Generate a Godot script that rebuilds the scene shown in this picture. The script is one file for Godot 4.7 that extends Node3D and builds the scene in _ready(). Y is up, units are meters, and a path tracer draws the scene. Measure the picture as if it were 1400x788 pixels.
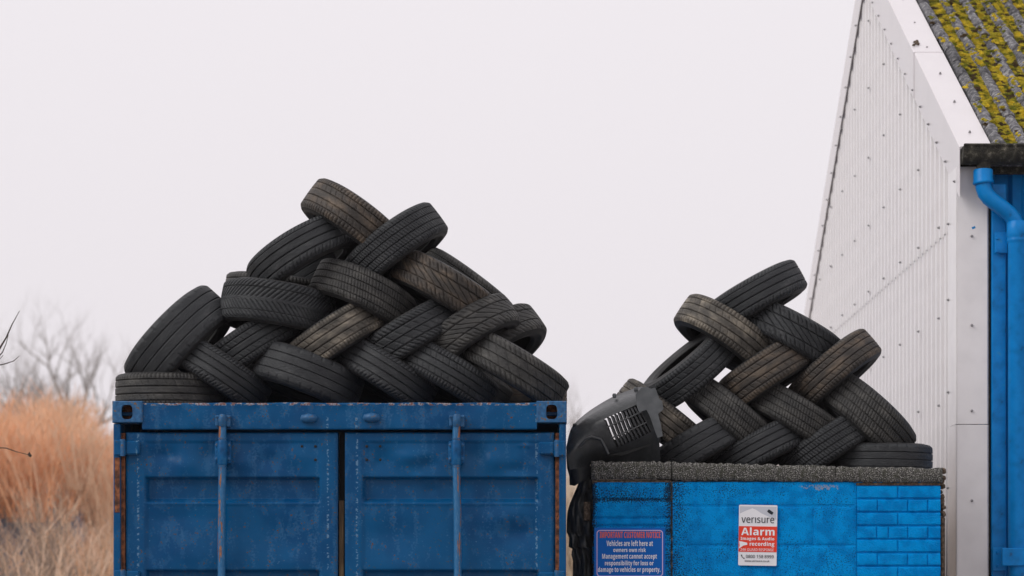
extends Node3D

# The camera stands at x = 0, eye height 1.64 m, looking level along -z; the lens is shifted up (a rise front).
const F := 3305.0      # focal length in photograph pixels
const CX := 754.0      # vanishing point of the depth lines, in photograph pixels
const CY := 794.0
const EYE := 1.64

var rng := RandomNumberGenerator.new()
var M := {}
var taken := {}
var TYRES := []


func _ready() -> void:
	rng.seed = 7
	# ---------------- camera ----------------
	var cam := Camera3D.new()
	cam.name = "camera"
	cam.projection = Camera3D.PROJECTION_FRUSTUM
	cam.near = 0.5
	cam.far = 3000.0
	cam.size = 0.5 * 788.0 / F
	cam.frustum_offset = Vector2(-54.0, 400.0) * 0.5 / F
	cam.position = Vector3(0, EYE, 0)
	var lensattr := CameraAttributesPhysical.new()
	lensattr.frustum_focal_length = 85.0
	lensattr.frustum_focus_distance = 13.6
	lensattr.exposure_aperture = 2.6
	lensattr.frustum_near = 0.5
	lensattr.frustum_far = 3000.0
	cam.attributes = lensattr
	add_child(cam)
	# ---------------- sky, sun, exposure ----------------
	var we := WorldEnvironment.new()
	we.name = "world_environment"
	var env := Environment.new()
	env.background_mode = Environment.BG_SKY
	env.tonemap_mode = Environment.TONE_MAPPER_LINEAR
	env.tonemap_exposure = 1.2
	env.sdfgi_enabled = true
	env.ssao_enabled = true
	env.ssil_enabled = true
	var skym := ProceduralSkyMaterial.new()
	skym.sky_horizon_color = Color(0.851, 0.832, 0.848)
	skym.sky_top_color = Color(0.985, 0.972, 0.985)
	skym.sky_curve = 1.0
	skym.ground_horizon_color = Color(0.6, 0.58, 0.57)
	skym.ground_bottom_color = Color(0.35, 0.34, 0.33)
	skym.sun_angle_max = 0.0
	var sky := Sky.new()
	sky.sky_material = skym
	env.sky = sky
	env.fog_enabled = true
	env.fog_density = 0.0004
	env.fog_light_color = Color(0.95, 0.93, 0.95)
	we.environment = env
	add_child(we)
	var sun := DirectionalLight3D.new()
	sun.name = "overcast_sun"
	sun.light_energy = 0.5
	sun.light_color = Color(1.0, 0.99, 0.985)
	sun.light_angular_distance = 40.0
	sun.shadow_enabled = true
	sun.rotation_degrees = Vector3(-38, -60, 0)
	add_child(sun)
	# ---------------- the place ----------------
	make_materials()
	ground()
	container()
	brick_store()
	warehouse()
	left_pile()
	right_pile()
	bumper()
	torn_liner()
	signs()
	vegetation()


# =====================================================================================================
# helpers
# =====================================================================================================
func px(u: float, v: float, z: float) -> Vector3:
	return Vector3((u - CX) * z / F, EYE + (CY - v) * z / F, -z)

func st_new() -> SurfaceTool:
	var st := SurfaceTool.new()
	st.begin(Mesh.PRIMITIVE_TRIANGLES)
	st.set_smooth_group(-1)
	st.set_uv(Vector2.ZERO)
	return st

func tri(st: SurfaceTool, a: Vector3, b: Vector3, c: Vector3) -> void:
	st.add_vertex(a); st.add_vertex(b); st.add_vertex(c)

func quad(st: SurfaceTool, a: Vector3, b: Vector3, c: Vector3, d: Vector3) -> void:
	tri(st, a, b, c); tri(st, a, c, d)

# a box with chamfered edges
func bbox(st: SurfaceTool, c: Vector3, s: Vector3, bev: float, b := Basis()) -> void:
	var h := s * 0.5
	var e: float = min(bev, min(h.x, min(h.y, h.z)) * 0.9)
	var P := func(ix: int, iy: int, iz: int, ax: int) -> Vector3:
		var v := Vector3(ix * (h.x - (0.0 if ax == 0 else e)), iy * (h.y - (0.0 if ax == 1 else e)), iz * (h.z - (0.0 if ax == 2 else e)))
		return c + b * v
	for ax in 3:
		for s1 in [-1, 1]:
			var q := []
			for k in [[-1, -1], [-1, 1], [1, 1], [1, -1]]:
				var i := [0, 0, 0]
				i[ax] = s1; i[(ax + 1) % 3] = k[0]; i[(ax + 2) % 3] = k[1]
				q.append(P.call(i[0], i[1], i[2], ax))
			if s1 < 0: q.reverse()
			quad(st, q[0], q[1], q[2], q[3])
	# edges
	for ax in 3:
		var a1 := (ax + 1) % 3
		var a2 := (ax + 2) % 3
		for s1 in [-1, 1]:
			for s2 in [-1, 1]:
				var i := [0, 0, 0]
				i[a1] = s1; i[a2] = s2
				i[ax] = -1
				var p0: Vector3 = P.call(i[0], i[1], i[2], a1)
				var p1: Vector3 = P.call(i[0], i[1], i[2], a2)
				i[ax] = 1
				var p2: Vector3 = P.call(i[0], i[1], i[2], a2)
				var p3: Vector3 = P.call(i[0], i[1], i[2], a1)
				if s1 * s2 > 0: quad(st, p0, p3, p2, p1)
				else: quad(st, p0, p1, p2, p3)
	for sx in [-1, 1]:
		for sy in [-1, 1]:
			for sz in [-1, 1]:
				var p0: Vector3 = P.call(sx, sy, sz, 0)
				var p1: Vector3 = P.call(sx, sy, sz, 1)
				var p2: Vector3 = P.call(sx, sy, sz, 2)
				if sx * sy * sz > 0: tri(st, p0, p2, p1)
				else: tri(st, p0, p1, p2)

# a tube along points, smooth; UV x round the tube, y along it
func tube(st: SurfaceTool, pts: Array, radii: Array, sides := 8, caps := true) -> void:
	st.set_smooth_group(0)
	var rings := []
	var up := Vector3(0.31, 0.2, 0.93)
	var acc := 0.0
	var accs := []
	for i in pts.size():
		var d: Vector3
		if i == 0: d = pts[1] - pts[0]
		elif i == pts.size() - 1: d = pts[i] - pts[i - 1]
		else: d = (pts[i + 1] - pts[i]).normalized() + (pts[i] - pts[i - 1]).normalized()
		d = d.normalized()
		if i > 0: acc += (pts[i] - pts[i - 1]).length()
		accs.append(acc)
		if abs(d.dot(up)) > 0.97: up = Vector3(0.9, 0.3, 0.2)
		var a := (up - d * up.dot(d)).normalized()
		up = a
		var b := d.cross(a)
		var ring := []
		for k in sides:
			var t := TAU * k / sides
			ring.append(pts[i] + (a * cos(t) + b * sin(t)) * radii[i])
		rings.append(ring)
	for i in pts.size() - 1:
		for k in sides:
			var k2 := (k + 1) % sides
			var u0 := float(k) / sides
			var u1 := float(k + 1) / sides
			var A: Vector3 = rings[i][k]
			var B: Vector3 = rings[i][k2]
			var C: Vector3 = rings[i + 1][k2]
			var D: Vector3 = rings[i + 1][k]
			for w in [[A, u0, accs[i]], [B, u1, accs[i]], [C, u1, accs[i + 1]], [A, u0, accs[i]], [C, u1, accs[i + 1]], [D, u0, accs[i + 1]]]:
				st.set_uv(Vector2(w[1], w[2])); st.add_vertex(w[0])
	if caps:
		st.set_smooth_group(-1)
		for e in [0, pts.size() - 1]:
			for k in range(1, sides - 1):
				if e == 0: tri(st, rings[0][0], rings[0][k + 1], rings[0][k])
				else: tri(st, rings[e][0], rings[e][k], rings[e][k + 1])
	st.set_smooth_group(-1)

# an upright (or turned) polygon in its own x-y plane with thickness, both faces and rim
func slab(st: SurfaceTool, poly: PackedVector2Array, T: Transform3D, thick: float) -> void:
	var idx := Geometry2D.triangulate_polygon(poly)
	var h := thick * 0.5
	for i in range(0, idx.size(), 3):
		var p := []
		for k in 3: p.append(poly[idx[i + k]])
		tri(st, T * Vector3(p[0].x, p[0].y, h), T * Vector3(p[1].x, p[1].y, h), T * Vector3(p[2].x, p[2].y, h))
		tri(st, T * Vector3(p[0].x, p[0].y, -h), T * Vector3(p[2].x, p[2].y, -h), T * Vector3(p[1].x, p[1].y, -h))
	for i in poly.size():
		var a := poly[i]
		var b := poly[(i + 1) % poly.size()]
		quad(st, T * Vector3(a.x, a.y, h), T * Vector3(a.x, a.y, -h), T * Vector3(b.x, b.y, -h), T * Vector3(b.x, b.y, h))

func commit(st: SurfaceTool) -> ArrayMesh:
	st.generate_normals()
	return st.commit()

func obj(called: String, st, m: Material, parent: Node = self) -> MeshInstance3D:
	var o := MeshInstance3D.new()
	o.mesh = commit(st) if st is SurfaceTool else st
	o.material_override = m
	o.name = numbered(called) if parent == self else called
	parent.add_child(o, true)
	return o

func numbered(called: String) -> String:
	if not taken.has(called):
		taken[called] = 0
		return called
	taken[called] += 1
	return "%s_%03d" % [called, taken[called]]

func thing(called: String, label: String, category: String, at := Vector3.ZERO, group := "") -> Node3D:
	var o := Node3D.new()
	o.name = numbered(called)
	add_child(o)
	o.position = at
	tag(o, label, category, group)
	return o

func tag(o: Node, label: String, category: String, group := "", kind := "") -> void:
	o.set_meta("label", label)
	if category: o.set_meta("category", category)
	if group: o.set_meta("group", group)
	if kind: o.set_meta("kind", kind)

func lin(r: float, g: float, b: float) -> Color:
	return Color(r, g, b).linear_to_srgb()

func noise(sd: int, freq: float, oct := 4, type := FastNoiseLite.TYPE_SIMPLEX_SMOOTH) -> FastNoiseLite:
	var n := FastNoiseLite.new()
	n.seed = sd
	n.frequency = freq
	n.noise_type = type
	n.fractal_octaves = oct
	n.fractal_type = FastNoiseLite.FRACTAL_FBM
	return n

# a seamless noise picture with a colour ramp: stops = [[offset, Color], ...]
func ramp_tex(sd: int, freq: float, stops: Array, size := 256, oct := 5, stretch := 1.0) -> ImageTexture:
	var g := Gradient.new()
	g.offsets = PackedFloat32Array(stops.map(func(s): return s[0]))
	g.colors = PackedColorArray(stops.map(func(s): return s[1]))
	var n := noise(sd, freq, oct)
	var im := n.get_seamless_image(size, int(size / stretch))
	im.convert(Image.FORMAT_L8)
	var w := im.get_width()
	var h := im.get_height()
	var out := Image.create(w, h, false, Image.FORMAT_RGB8)
	var lut := []
	for i in 256: lut.append(g.sample(i / 255.0))
	var dat := im.get_data()
	for y in h:
		for x in w:
			out.set_pixel(x, y, lut[dat[y * w + x]])
	if stretch != 1.0: out.resize(size, size, Image.INTERPOLATE_BILINEAR)
	return ImageTexture.create_from_image(out)

func norm_tex(sd: int, freq: float, strength: float, size := 256, oct := 4) -> ImageTexture:
	var im := noise(sd, freq, oct).get_seamless_image(size, size)
	im.convert(Image.FORMAT_RGBA8)
	im.bump_map_to_normal_map(strength)
	return ImageTexture.create_from_image(im)

func mat(c: Color, rough := 0.7, metal := 0.0) -> StandardMaterial3D:
	var m := StandardMaterial3D.new()
	m.albedo_color = c
	m.roughness = rough
	m.metallic = metal
	return m

func tmat(tex: Texture2D, rough: float, scale: float, world := true, nrm: Texture2D = null, nstr := 1.0) -> StandardMaterial3D:
	var m := StandardMaterial3D.new()
	m.albedo_texture = tex
	m.roughness = rough
	m.uv1_triplanar = true
	m.uv1_world_triplanar = world
	m.uv1_scale = Vector3.ONE * scale
	if nrm:
		m.normal_enabled = true
		m.normal_texture = nrm
		m.normal_scale = nstr
	return m

func uvmat(tex: Texture2D, rough: float, scale := Vector3.ONE, nrm: Texture2D = null, nstr := 1.0) -> StandardMaterial3D:
	var m := tmat(tex, rough, 1.0, false, nrm, nstr)
	m.uv1_triplanar = false
	m.uv1_scale = scale
	return m


# =====================================================================================================
# materials
# =====================================================================================================
func make_materials() -> void:
	var bump := norm_tex(3, 0.06, 4.0)
	var fine := norm_tex(5, 0.16, 5.0)
	M.bump = bump
	M.fine = fine
	# rubber of the treads, with dust and wear
	M.tread = []
	var sets := [
		[[0.0, lin(0.019, 0.020, 0.023)], [0.5, lin(0.026, 0.028, 0.031)], [0.8, lin(0.036, 0.038, 0.041)], [1.0, lin(0.07, 0.07, 0.072)]],       # blue black
		[[0.0, lin(0.026, 0.026, 0.026)], [0.45, lin(0.038, 0.037, 0.036)], [0.75, lin(0.055, 0.053, 0.050)], [1.0, lin(0.10, 0.095, 0.09)]],      # grey
		[[0.0, lin(0.028, 0.024, 0.021)], [0.4, lin(0.046, 0.039, 0.034)], [0.7, lin(0.080, 0.062, 0.048)], [1.0, lin(0.15, 0.115, 0.085)]],      # brown
		[[0.0, lin(0.036, 0.032, 0.028)], [0.4, lin(0.070, 0.062, 0.053)], [0.65, lin(0.12, 0.105, 0.086)], [1.0, lin(0.26, 0.225, 0.18)]],       # tan dust
	]
	var sd := 20
	for s in sets:
		var m := uvmat(ramp_tex(sd, 0.012, s, 512, 6), 0.62, Vector3(2.0, 2.0, 1), fine, 0.18)
		m.metallic_specular = 0.4
		M.tread.append(m)
		sd += 1
	M.sidewall = tmat(ramp_tex(31, 0.02, [[0.0, lin(0.012, 0.012, 0.013)], [0.6, lin(0.022, 0.022, 0.023)], [1.0, lin(0.05, 0.048, 0.046)]], 256, 5), 0.68, 2.0, false)
	M.liner = mat(lin(0.012, 0.012, 0.012), 0.75)
	# container paint
	M.cpaint = uvmat(container_tex(), 0.42, Vector3.ONE, bump, 0.07)
	M.cpaint.roughness = 0.28
	M.cpaint.metallic_specular = 0.27
	M.cplain = tmat(ramp_tex(41, 0.02, [[0.0, lin(0.001, 0.035, 0.11)], [0.45, lin(0.002, 0.075, 0.21)], [0.7, lin(0.006, 0.10, 0.26)], [0.86, lin(0.03, 0.14, 0.29)], [1.0, lin(0.12, 0.06, 0.03)]], 512, 6), 0.44, 1.6, true, bump, 0.2)
	M.cplain.metallic_specular = 0.3
	M.rust = tmat(ramp_tex(42, 0.03, [[0.0, lin(0.03, 0.012, 0.007)], [0.4, lin(0.11, 0.035, 0.014)], [0.65, lin(0.24, 0.075, 0.026)], [1.0, lin(0.34, 0.13, 0.05)]], 256, 5), 0.85, 2.5, true, fine, 0.7)
	var bt := bar_tex()
	M.rustblue = []
	for off in [0.33, -0.38]:
		var rb := uvmat(bt, 0.5, Vector3(1, 0.5, 1))
		rb.uv1_offset = Vector3(off, 0.0, 0)
		M.rustblue.append(rb)
	M.dark = mat(lin(0.01, 0.01, 0.011), 0.8)
	M.castpaint = tmat(ramp_tex(43, 0.035, [[0.0, lin(0.002, 0.05, 0.14)], [0.5, lin(0.004, 0.085, 0.22)], [0.74, lin(0.02, 0.12, 0.27)], [0.84, lin(0.12, 0.055, 0.03)], [1.0, lin(0.24, 0.085, 0.03)]], 256, 5), 0.55, 3.0, true, bump, 0.3)
	M.wood = tmat(ramp_tex(44, 0.03, [[0.0, lin(0.08, 0.05, 0.03)], [0.6, lin(0.24, 0.16, 0.09)], [1.0, lin(0.34, 0.25, 0.15)]], 256, 4, 6.0), 0.8, 2.0)
	# painted wall
	M.wallpaint = uvmat(wall_tex(), 0.6, Vector3.ONE, null)
	M.wallpaint.normal_enabled = true
	var wn := noise(52, 0.16, 4).get_seamless_image(1024, 512)
	wn.convert(Image.FORMAT_RGBA8)
	wn.bump_map_to_normal_map(5.0)
	M.wallpaint.normal_texture = ImageTexture.create_from_image(wn)
	M.wallpaint.normal_scale = 0.4
	M.wallpaint.metallic_specular = 0.08
	M.concrete = tmat(speck_tex(), 0.92, 2.2, true, norm_tex(54, 0.2, 8.0, 256, 3), 0.9)
	M.mortar = tmat(ramp_tex(55, 0.04, [[0.0, lin(0.02, 0.014, 0.01)], [0.5, lin(0.09, 0.06, 0.04)], [1.0, lin(0.24, 0.19, 0.15)]], 256, 5), 0.95, 4.0, true, fine, 1.0)
	# warehouse
	M.white = tmat(ramp_tex(61, 0.012, [[0.0, lin(0.69, 0.66, 0.67)], [0.5, lin(0.745, 0.715, 0.725)], [1.0, lin(0.78, 0.75, 0.76)]], 512, 6), 0.24, 0.7)
	M.flash = tmat(ramp_tex(62, 0.01, [[0.0, lin(0.62, 0.583, 0.60)], [0.5, lin(0.645, 0.607, 0.624)], [1.0, lin(0.66, 0.622, 0.64)]], 512, 6), 0.26, 0.5)
	M.screw = mat(lin(0.26, 0.25, 0.26), 0.45, 0.2)
	M.bluechip = mat(lin(0.0, 0.2, 0.5), 0.5)
	M.pipe = tmat(ramp_tex(63, 0.02, [[0.0, lin(0.02, 0.03, 0.05)], [0.14, lin(0.01, 0.08, 0.22)], [0.2, lin(0.0, 0.15, 0.42)], [0.5, lin(0.001, 0.19, 0.54)], [0.85, lin(0.002, 0.22, 0.60)], [1.0, lin(0.03, 0.23, 0.50)]], 256, 5), 0.34, 1.5, true, bump, 0.1)
	M.pipe.metallic_specular = 0.3
	M.clad = tmat(ramp_tex(64, 0.02, [[0.0, lin(0.0, 0.13, 0.38)], [1.0, lin(0.001, 0.19, 0.52)]], 256, 5), 0.45, 1.5)
	M.clad.metallic_specular = 0.2
	M.gutter = tmat(ramp_tex(65, 0.03, [[0.0, lin(0.012, 0.011, 0.010)], [0.5, lin(0.03, 0.028, 0.022)], [0.72, lin(0.06, 0.055, 0.042)], [0.88, lin(0.17, 0.155, 0.125)], [1.0, lin(0.28, 0.26, 0.21)]], 256, 6), 0.95, 2.2, true, fine, 1.0)
	M.tile = []
	for i in 3:
		var k := 1.15 + 0.3 * i
		M.tile.append(tmat(ramp_tex(66 + i, 0.035, [[0.0, lin(0.018 * k, 0.018 * k, 0.020 * k)], [0.45, lin(0.060 * k, 0.058 * k, 0.064 * k)], [0.68, lin(0.13 * k, 0.126 * k, 0.135 * k)], [0.84, lin(0.34 * k, 0.33 * k, 0.33 * k)], [1.0, lin(0.14, 0.15, 0.03)]], 256, 6), 0.95, 3.0, true, fine, 1.0))
	M.moss = mat(Color.WHITE, 0.95)
	M.moss.vertex_color_use_as_albedo = true
	# plastic
	M.plastic = tmat(ramp_tex(71, 0.02, [[0.0, lin(0.016, 0.018, 0.020)], [0.6, lin(0.030, 0.033, 0.036)], [0.85, lin(0.050, 0.053, 0.056)], [1.0, lin(0.09, 0.088, 0.086)]], 256, 6), 0.38, 2.5, true, bump, 0.25)
	M.slat = mat(lin(0.055, 0.058, 0.062), 0.45)
	M.plastic2 = tmat(ramp_tex(72, 0.02, [[0.0, lin(0.055, 0.060, 0.065)], [1.0, lin(0.105, 0.112, 0.12)]], 256, 5), 0.5, 2.5)
	# signs
	M.signblue = mat(lin(0.008, 0.12, 0.46), 0.4)
	M.signpink = mat(lin(0.62, 0.46, 0.66), 0.5)
	M.signwhite = mat(lin(0.74, 0.73, 0.76), 0.45)
	M.signgrey = mat(lin(0.50, 0.51, 0.57), 0.45)
	M.signred = mat(lin(0.72, 0.06, 0.035), 0.45)
	M.letterred = mat(lin(0.78, 0.15, 0.08), 0.5)
	M.letterwhite = mat(lin(0.78, 0.77, 0.80), 0.5)
	M.letterdark = mat(lin(0.03, 0.035, 0.045), 0.5)
	for k in ["signblue", "signpink", "signwhite", "signgrey", "signred", "letterred", "letterwhite", "letterdark"]: M[k].metallic_specular = 0.15
	# ground and plants
	M.asphalt = tmat(ramp_tex(81, 0.06, [[0.0, lin(0.18, 0.172, 0.165)], [0.6, lin(0.27, 0.26, 0.25)], [1.0, lin(0.36, 0.345, 0.33)]], 512, 5), 0.9, 0.5)
	M.field = tmat(ramp_tex(82, 0.03, [[0.0, lin(0.16, 0.13, 0.08)], [1.0, lin(0.32, 0.26, 0.17)]], 256, 5), 0.95, 0.15)
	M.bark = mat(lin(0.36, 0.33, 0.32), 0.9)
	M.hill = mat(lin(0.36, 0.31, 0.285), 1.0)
	M.bark2 = mat(lin(0.06, 0.045, 0.035), 0.9)
	M.willow = mat(Color.WHITE, 0.85)
	M.willow.vertex_color_use_as_albedo = true
	M.shed = mat(lin(0.10, 0.22, 0.42), 0.7)


# blue container paint seen over the whole front, 2.46 m across: chalky scuffs, drips and specks of rust
func container_tex() -> ImageTexture:
	var n1 := noise(101, 0.006, 5)
	var n2 := noise(102, 0.03, 5)
	var n3 := noise(103, 0.14, 2)
	var n4 := noise(104, 0.012, 4)
	var im := Image.create(1024, 1024, false, Image.FORMAT_RGB8)
	for y in 1024:
		for x in 1024:
			var a := n1.get_noise_2d(x, y * 0.7)
			var b := n2.get_noise_2d(x, y * 0.6)
			var c := n3.get_noise_2d(x, y)
			var d := n4.get_noise_2d(x * 2.2, y * 0.5)
			var col := Color(0.0006, 0.074, 0.200)
			col = col.lerp(Color(0.0006, 0.054, 0.160), clampf(0.5 + a * 1.6, 0, 1))
			# chalky worn paint with its own ragged outline
			var chalk := smoothstep(0.14, 0.40, b + a * 0.5 + c * 0.30)
			col = col.lerp(Color(0.028, 0.128, 0.275), chalk * 0.28)
			var scuff := smoothstep(0.30, 0.50, d + c * 0.40)
			col = col.lerp(Color(0.060, 0.165, 0.300), scuff * 0.20)
			# knocked and rusted top edge of the header, bare scrapes with rust round them
			var wear := n2.get_noise_2d(x * 1.5, y * 3.0 + 400.0)
			if y < 9 and wear > 0.02: col = col.lerp(Color(0.30, 0.28, 0.29) if c > -0.05 else Color(0.20, 0.08, 0.04), 0.75)
			# rubbed seams where the sheet meets the frame of the leaf
			if y > 28 and (absi(x - 73) < 3 or absi(x - 498) < 3 or absi(x - 563) < 3 or absi(x - 965) < 3) and wear + c * 0.6 > 0.16: col = col.lerp(Color(0.16, 0.27, 0.38), 0.6)
			if c + b * 0.5 > 0.70: col = Color(0.10, 0.05, 0.035)
			elif c - b * 0.4 > 0.82: col = Color(0.06, 0.15, 0.27)
			im.set_pixel(x, y, col.linear_to_srgb())
	return ImageTexture.create_from_image(im)


# locking bar: blue paint flaked to rust down one side
func bar_tex() -> ImageTexture:
	var n := noise(111, 0.02, 5)
	var n2 := noise(112, 0.1, 3)
	var im := Image.create(128, 512, false, Image.FORMAT_RGB8)
	for y in 512:
		for x in 128:
			var side := 1.0 - absf(x / 128.0 - 0.5) * 4.6
			var v := side + n.get_noise_2d(x * 2.0, y * 0.7) * 1.5 + n2.get_noise_2d(x, y) * 0.5
			var col := Color(0.004, 0.105, 0.26).lerp(Color(0.05, 0.16, 0.32), clampf(n2.get_noise_2d(x + 300, y) * 1.5, 0, 1))
			if v > 1.02: col = Color(0.22, 0.065, 0.024).lerp(Color(0.36, 0.15, 0.07), clampf(n2.get_noise_2d(x, y + 900) + 0.4, 0, 1))
			elif v > 0.92: col = Color(0.08, 0.05, 0.05)
			im.set_pixel(x, y, col.linear_to_srgb())
	return ImageTexture.create_from_image(im)


# blue masonry paint with black specks of algae and flaking where the photograph shows them; 2.05 m by 1.025 m from the top
func wall_tex() -> ImageTexture:
	var n1 := noise(121, 0.008, 4)
	var n2 := noise(122, 0.17, 4)
	var n3 := noise(123, 0.3, 2)
	var n4 := noise(124, 0.02, 4)
	var im := Image.create(1024, 512, false, Image.FORMAT_RGB8)
	for y in 512:
		for x in 1024:
			var X := 0.2 + 2.05 * x / 1024.0
			var Y := 1.025 * y / 512.0        # metres below 2.3
			# how much growth there is in this place
			var dens := 0.0
			if X < 0.675:
				dens = 0.34 * exp(-pow((Y - 0.17) / 0.07, 2)) + 0.10
				dens += 0.5 * exp(-pow((Y - 0.385) / 0.022, 2)) + 0.45 * exp(-pow((X - 0.66) / 0.03, 2)) + 0.5 * exp(-pow((X - 0.235) / 0.018, 2))
				dens += 0.4 * exp(-pow((Y - 0.21) / 0.012, 2))
			elif X < 1.70:
				dens = 0.13 + 0.30 * exp(-pow((X - 0.70) / 0.06, 2)) + 0.16 * exp(-pow((Y - 0.17) / 0.05, 2)) * (1.0 if X < 1.3 else 0.4)
				dens += 0.14 * exp(-pow((Y - 0.55) / 0.1, 2))
			else:
				dens = -0.12
			dens += n1.get_noise_2d(x, y) * 0.25
			var s := n2.get_noise_2d(x, y) * 0.75 + n3.get_noise_2d(x, y) * 0.40
			var col := Color(0.0, 0.250, 0.640).lerp(Color(0.0, 0.175, 0.500), clampf(0.42 + n4.get_noise_2d(x, y) * 1.5 + n1.get_noise_2d(x + 500, y) * 0.9, 0, 1))
			var t := 0.52 - dens
			if s > t: col = col.lerp(Color(0.010, 0.016, 0.022), clampf((s - t) * 9.0, 0, 0.92))
			elif s < -0.55: col = col.lerp(Color(0.03, 0.24, 0.56), 0.5)
			# bare pinkish concrete under flaked paint below the coping
			if Y > 0.125 and Y < 0.146 + n4.get_noise_2d(x * 2, 7) * 0.02 and X > 1.38 and X < 1.60 and n2.get_noise_2d(x, y + 700) + n4.get_noise_2d(x, y + 50) > -0.15:
				col = col.lerp(Color(0.34, 0.27, 0.26), 0.6)
			im.set_pixel(x, y, col.linear_to_srgb())
	return ImageTexture.create_from_image(im)


# rough concrete of the coping: dark with pale grains
func speck_tex() -> ImageTexture:
	var n1 := noise(131, 0.10, 3)
	var n2 := noise(132, 0.02, 4)
	var im := Image.create(512, 512, false, Image.FORMAT_RGB8)
	for y in 512:
		for x in 512:
			var a := n1.get_noise_2d(x, y)
			var b := n2.get_noise_2d(x, y)
			var col := Color(0.022, 0.021, 0.020).lerp(Color(0.19, 0.18, 0.165), clampf(0.36 + a * 2.0 + b * 0.5, 0, 1))
			col = col.lerp(Color(0.035, 0.038, 0.022), smoothstep(0.05, 0.35, b) * 0.75)
			if a > 0.30 and b < 0.25: col = Color(0.36, 0.35, 0.33)
			elif a < -0.28: col = Color(0.012, 0.011, 0.010)
			im.set_pixel(x, y, col.linear_to_srgb())
	return ImageTexture.create_from_image(im)


# =====================================================================================================
# ground
# =====================================================================================================
func ground() -> void:
	var st := st_new()
	quad(st, Vector3(-1500, 0, 60), Vector3(-1500, 0, -1500), Vector3(1500, 0, -1500), Vector3(1500, 0, 60))
	var g := obj("ground", st, M.field)
	tag(g, "winter field behind the yard", "", "", "structure")
	st = st_new()
	bbox(st, Vector3(2, 0.0, -8), Vector3(34, 0.03, 34), 0.01)
	var y := obj("yard_pavement", st, M.asphalt)
	tag(y, "pale concrete yard under the container", "", "", "structure")


# =====================================================================================================
# container
# =====================================================================================================
const ZC := 12.96
func cpx(u: float, v: float, dz := 0.0) -> Vector3:
	return px(u, v, ZC) + Vector3(0, 0, dz)

# adds a chamfered box given by photograph pixels on the container front plane, sticking out from dz0 to dz1 towards the camera
func cbox(st: SurfaceTool, u0: float, v0: float, u1: float, v1: float, dz0: float, dz1: float, bev := 0.004) -> void:
	var a := cpx(u0, v1, dz0)
	var b := cpx(u1, v0, dz1)
	bbox(st, (a + b) * 0.5, b - a, bev)

# chamfered box with UVs that run over the whole front
func front_uv(st: SurfaceTool) -> SurfaceTool:
	var me := commit(st)
	var arr := me.surface_get_arrays(0)
	var vs: PackedVector3Array = arr[Mesh.ARRAY_VERTEX]
	var ns: PackedVector3Array = arr[Mesh.ARRAY_NORMAL]
	var s2 := SurfaceTool.new()
	s2.begin(Mesh.PRIMITIVE_TRIANGLES)
	var idx = arr[Mesh.ARRAY_INDEX]
	var count: int = idx.size() if idx != null and idx.size() > 0 else vs.size()
	for k in count:
		var i: int = idx[k] if idx != null and idx.size() > 0 else k
		s2.set_smooth_group(-1)
		s2.set_uv(Vector2((vs[i].x + 2.4) / 2.46, (2.6 - vs[i].y + (vs[i].z + ZC)) / 2.46))
		s2.add_vertex(vs[i])
	return s2

func door_depth(x: float, y: float, w: float, flip: bool, dents: Array) -> float:
	# x from the left edge, y down from the top edge, metres; returns the offset towards the camera
	var d := 0.0
	var inL := 0.108 if not flip else 0.098
	var inR := w - (0.098 if not flip else 0.085)
	# frame of the leaf stands 6 mm proud of the sheet
	var inside := smoothstep(inL - 0.006, inL + 0.004, x) * (1.0 - smoothstep(inR - 0.004, inR + 0.006, x)) * smoothstep(0.046, 0.056, y)
	d -= 0.007 * inside
	if inside > 0.0:
		for dn in dents:
			var r: float = pow((x - dn[0]) / dn[2], 2) + pow((y - dn[1]) / dn[3], 2)
			if r < 6.0: d += dn[4] * exp(-r) * inside
	# pressed channels across the sheet
	for k in 4:
		var y0 := 0.243 + k * 0.50
		var yy := y - y0
		if yy > -0.02 and yy < 0.16:
			var ax := smoothstep(inL - 0.004, inL + 0.012, x) * (1.0 - smoothstep(inR - 0.012, inR + 0.004, x))
			var prof := smoothstep(-0.002, 0.006, yy) * (1.0 - smoothstep(0.112, 0.136, yy))
			d -= 0.045 * prof * ax
			d += 0.004 * exp(-pow((yy - 0.140) / 0.008, 2)) * ax
	return d

func door(parent: Node3D, u0: float, u1: float, flip: bool, dents: Array, label: String) -> Node3D:
	var a := cpx(u0, 591.0, -0.035)
	var b := cpx(u1, 591.0, -0.035)
	var w := b.x - a.x
	var H := 2.22
	var nx := 110
	var ny := 260
	var st := SurfaceTool.new()
	st.begin(Mesh.PRIMITIVE_TRIANGLES)
	st.set_smooth_group(0)
	for j in ny + 1:
		for i in nx + 1:
			# finer rows at the top, which is what the photograph shows
			var t := float(j) / ny
			var y := H * (t * 0.75 + 0.25 * t * t * t)
			var x := w * i / nx
			var d := door_depth(x, y, w, flip, dents)
			if i == 0 or i == nx or j == 0 or j == ny: d -= 0.008
			var p := a + Vector3(x, -y, d)
			st.set_uv(Vector2((p.x + 2.4) / 2.46, (2.6 - p.y) / 2.46))
			st.add_vertex(p)
	for j in ny:
		for i in nx:
			var q := j * (nx + 1) + i
			for k in [q, q + 1, q + nx + 2, q, q + nx + 2, q + nx + 1]: st.add_index(k)
	var o := obj("door", st, M.cpaint, parent)
	if label: o.set_meta("label", label)
	# the back and the edges of the leaf
	st = st_new()
	bbox(st, a + Vector3(w / 2, -H / 2, -0.092), Vector3(w - 0.002, H - 0.002, 0.05), 0.002)
	obj("door_back", st, M.cplain, o)
	return o

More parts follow.
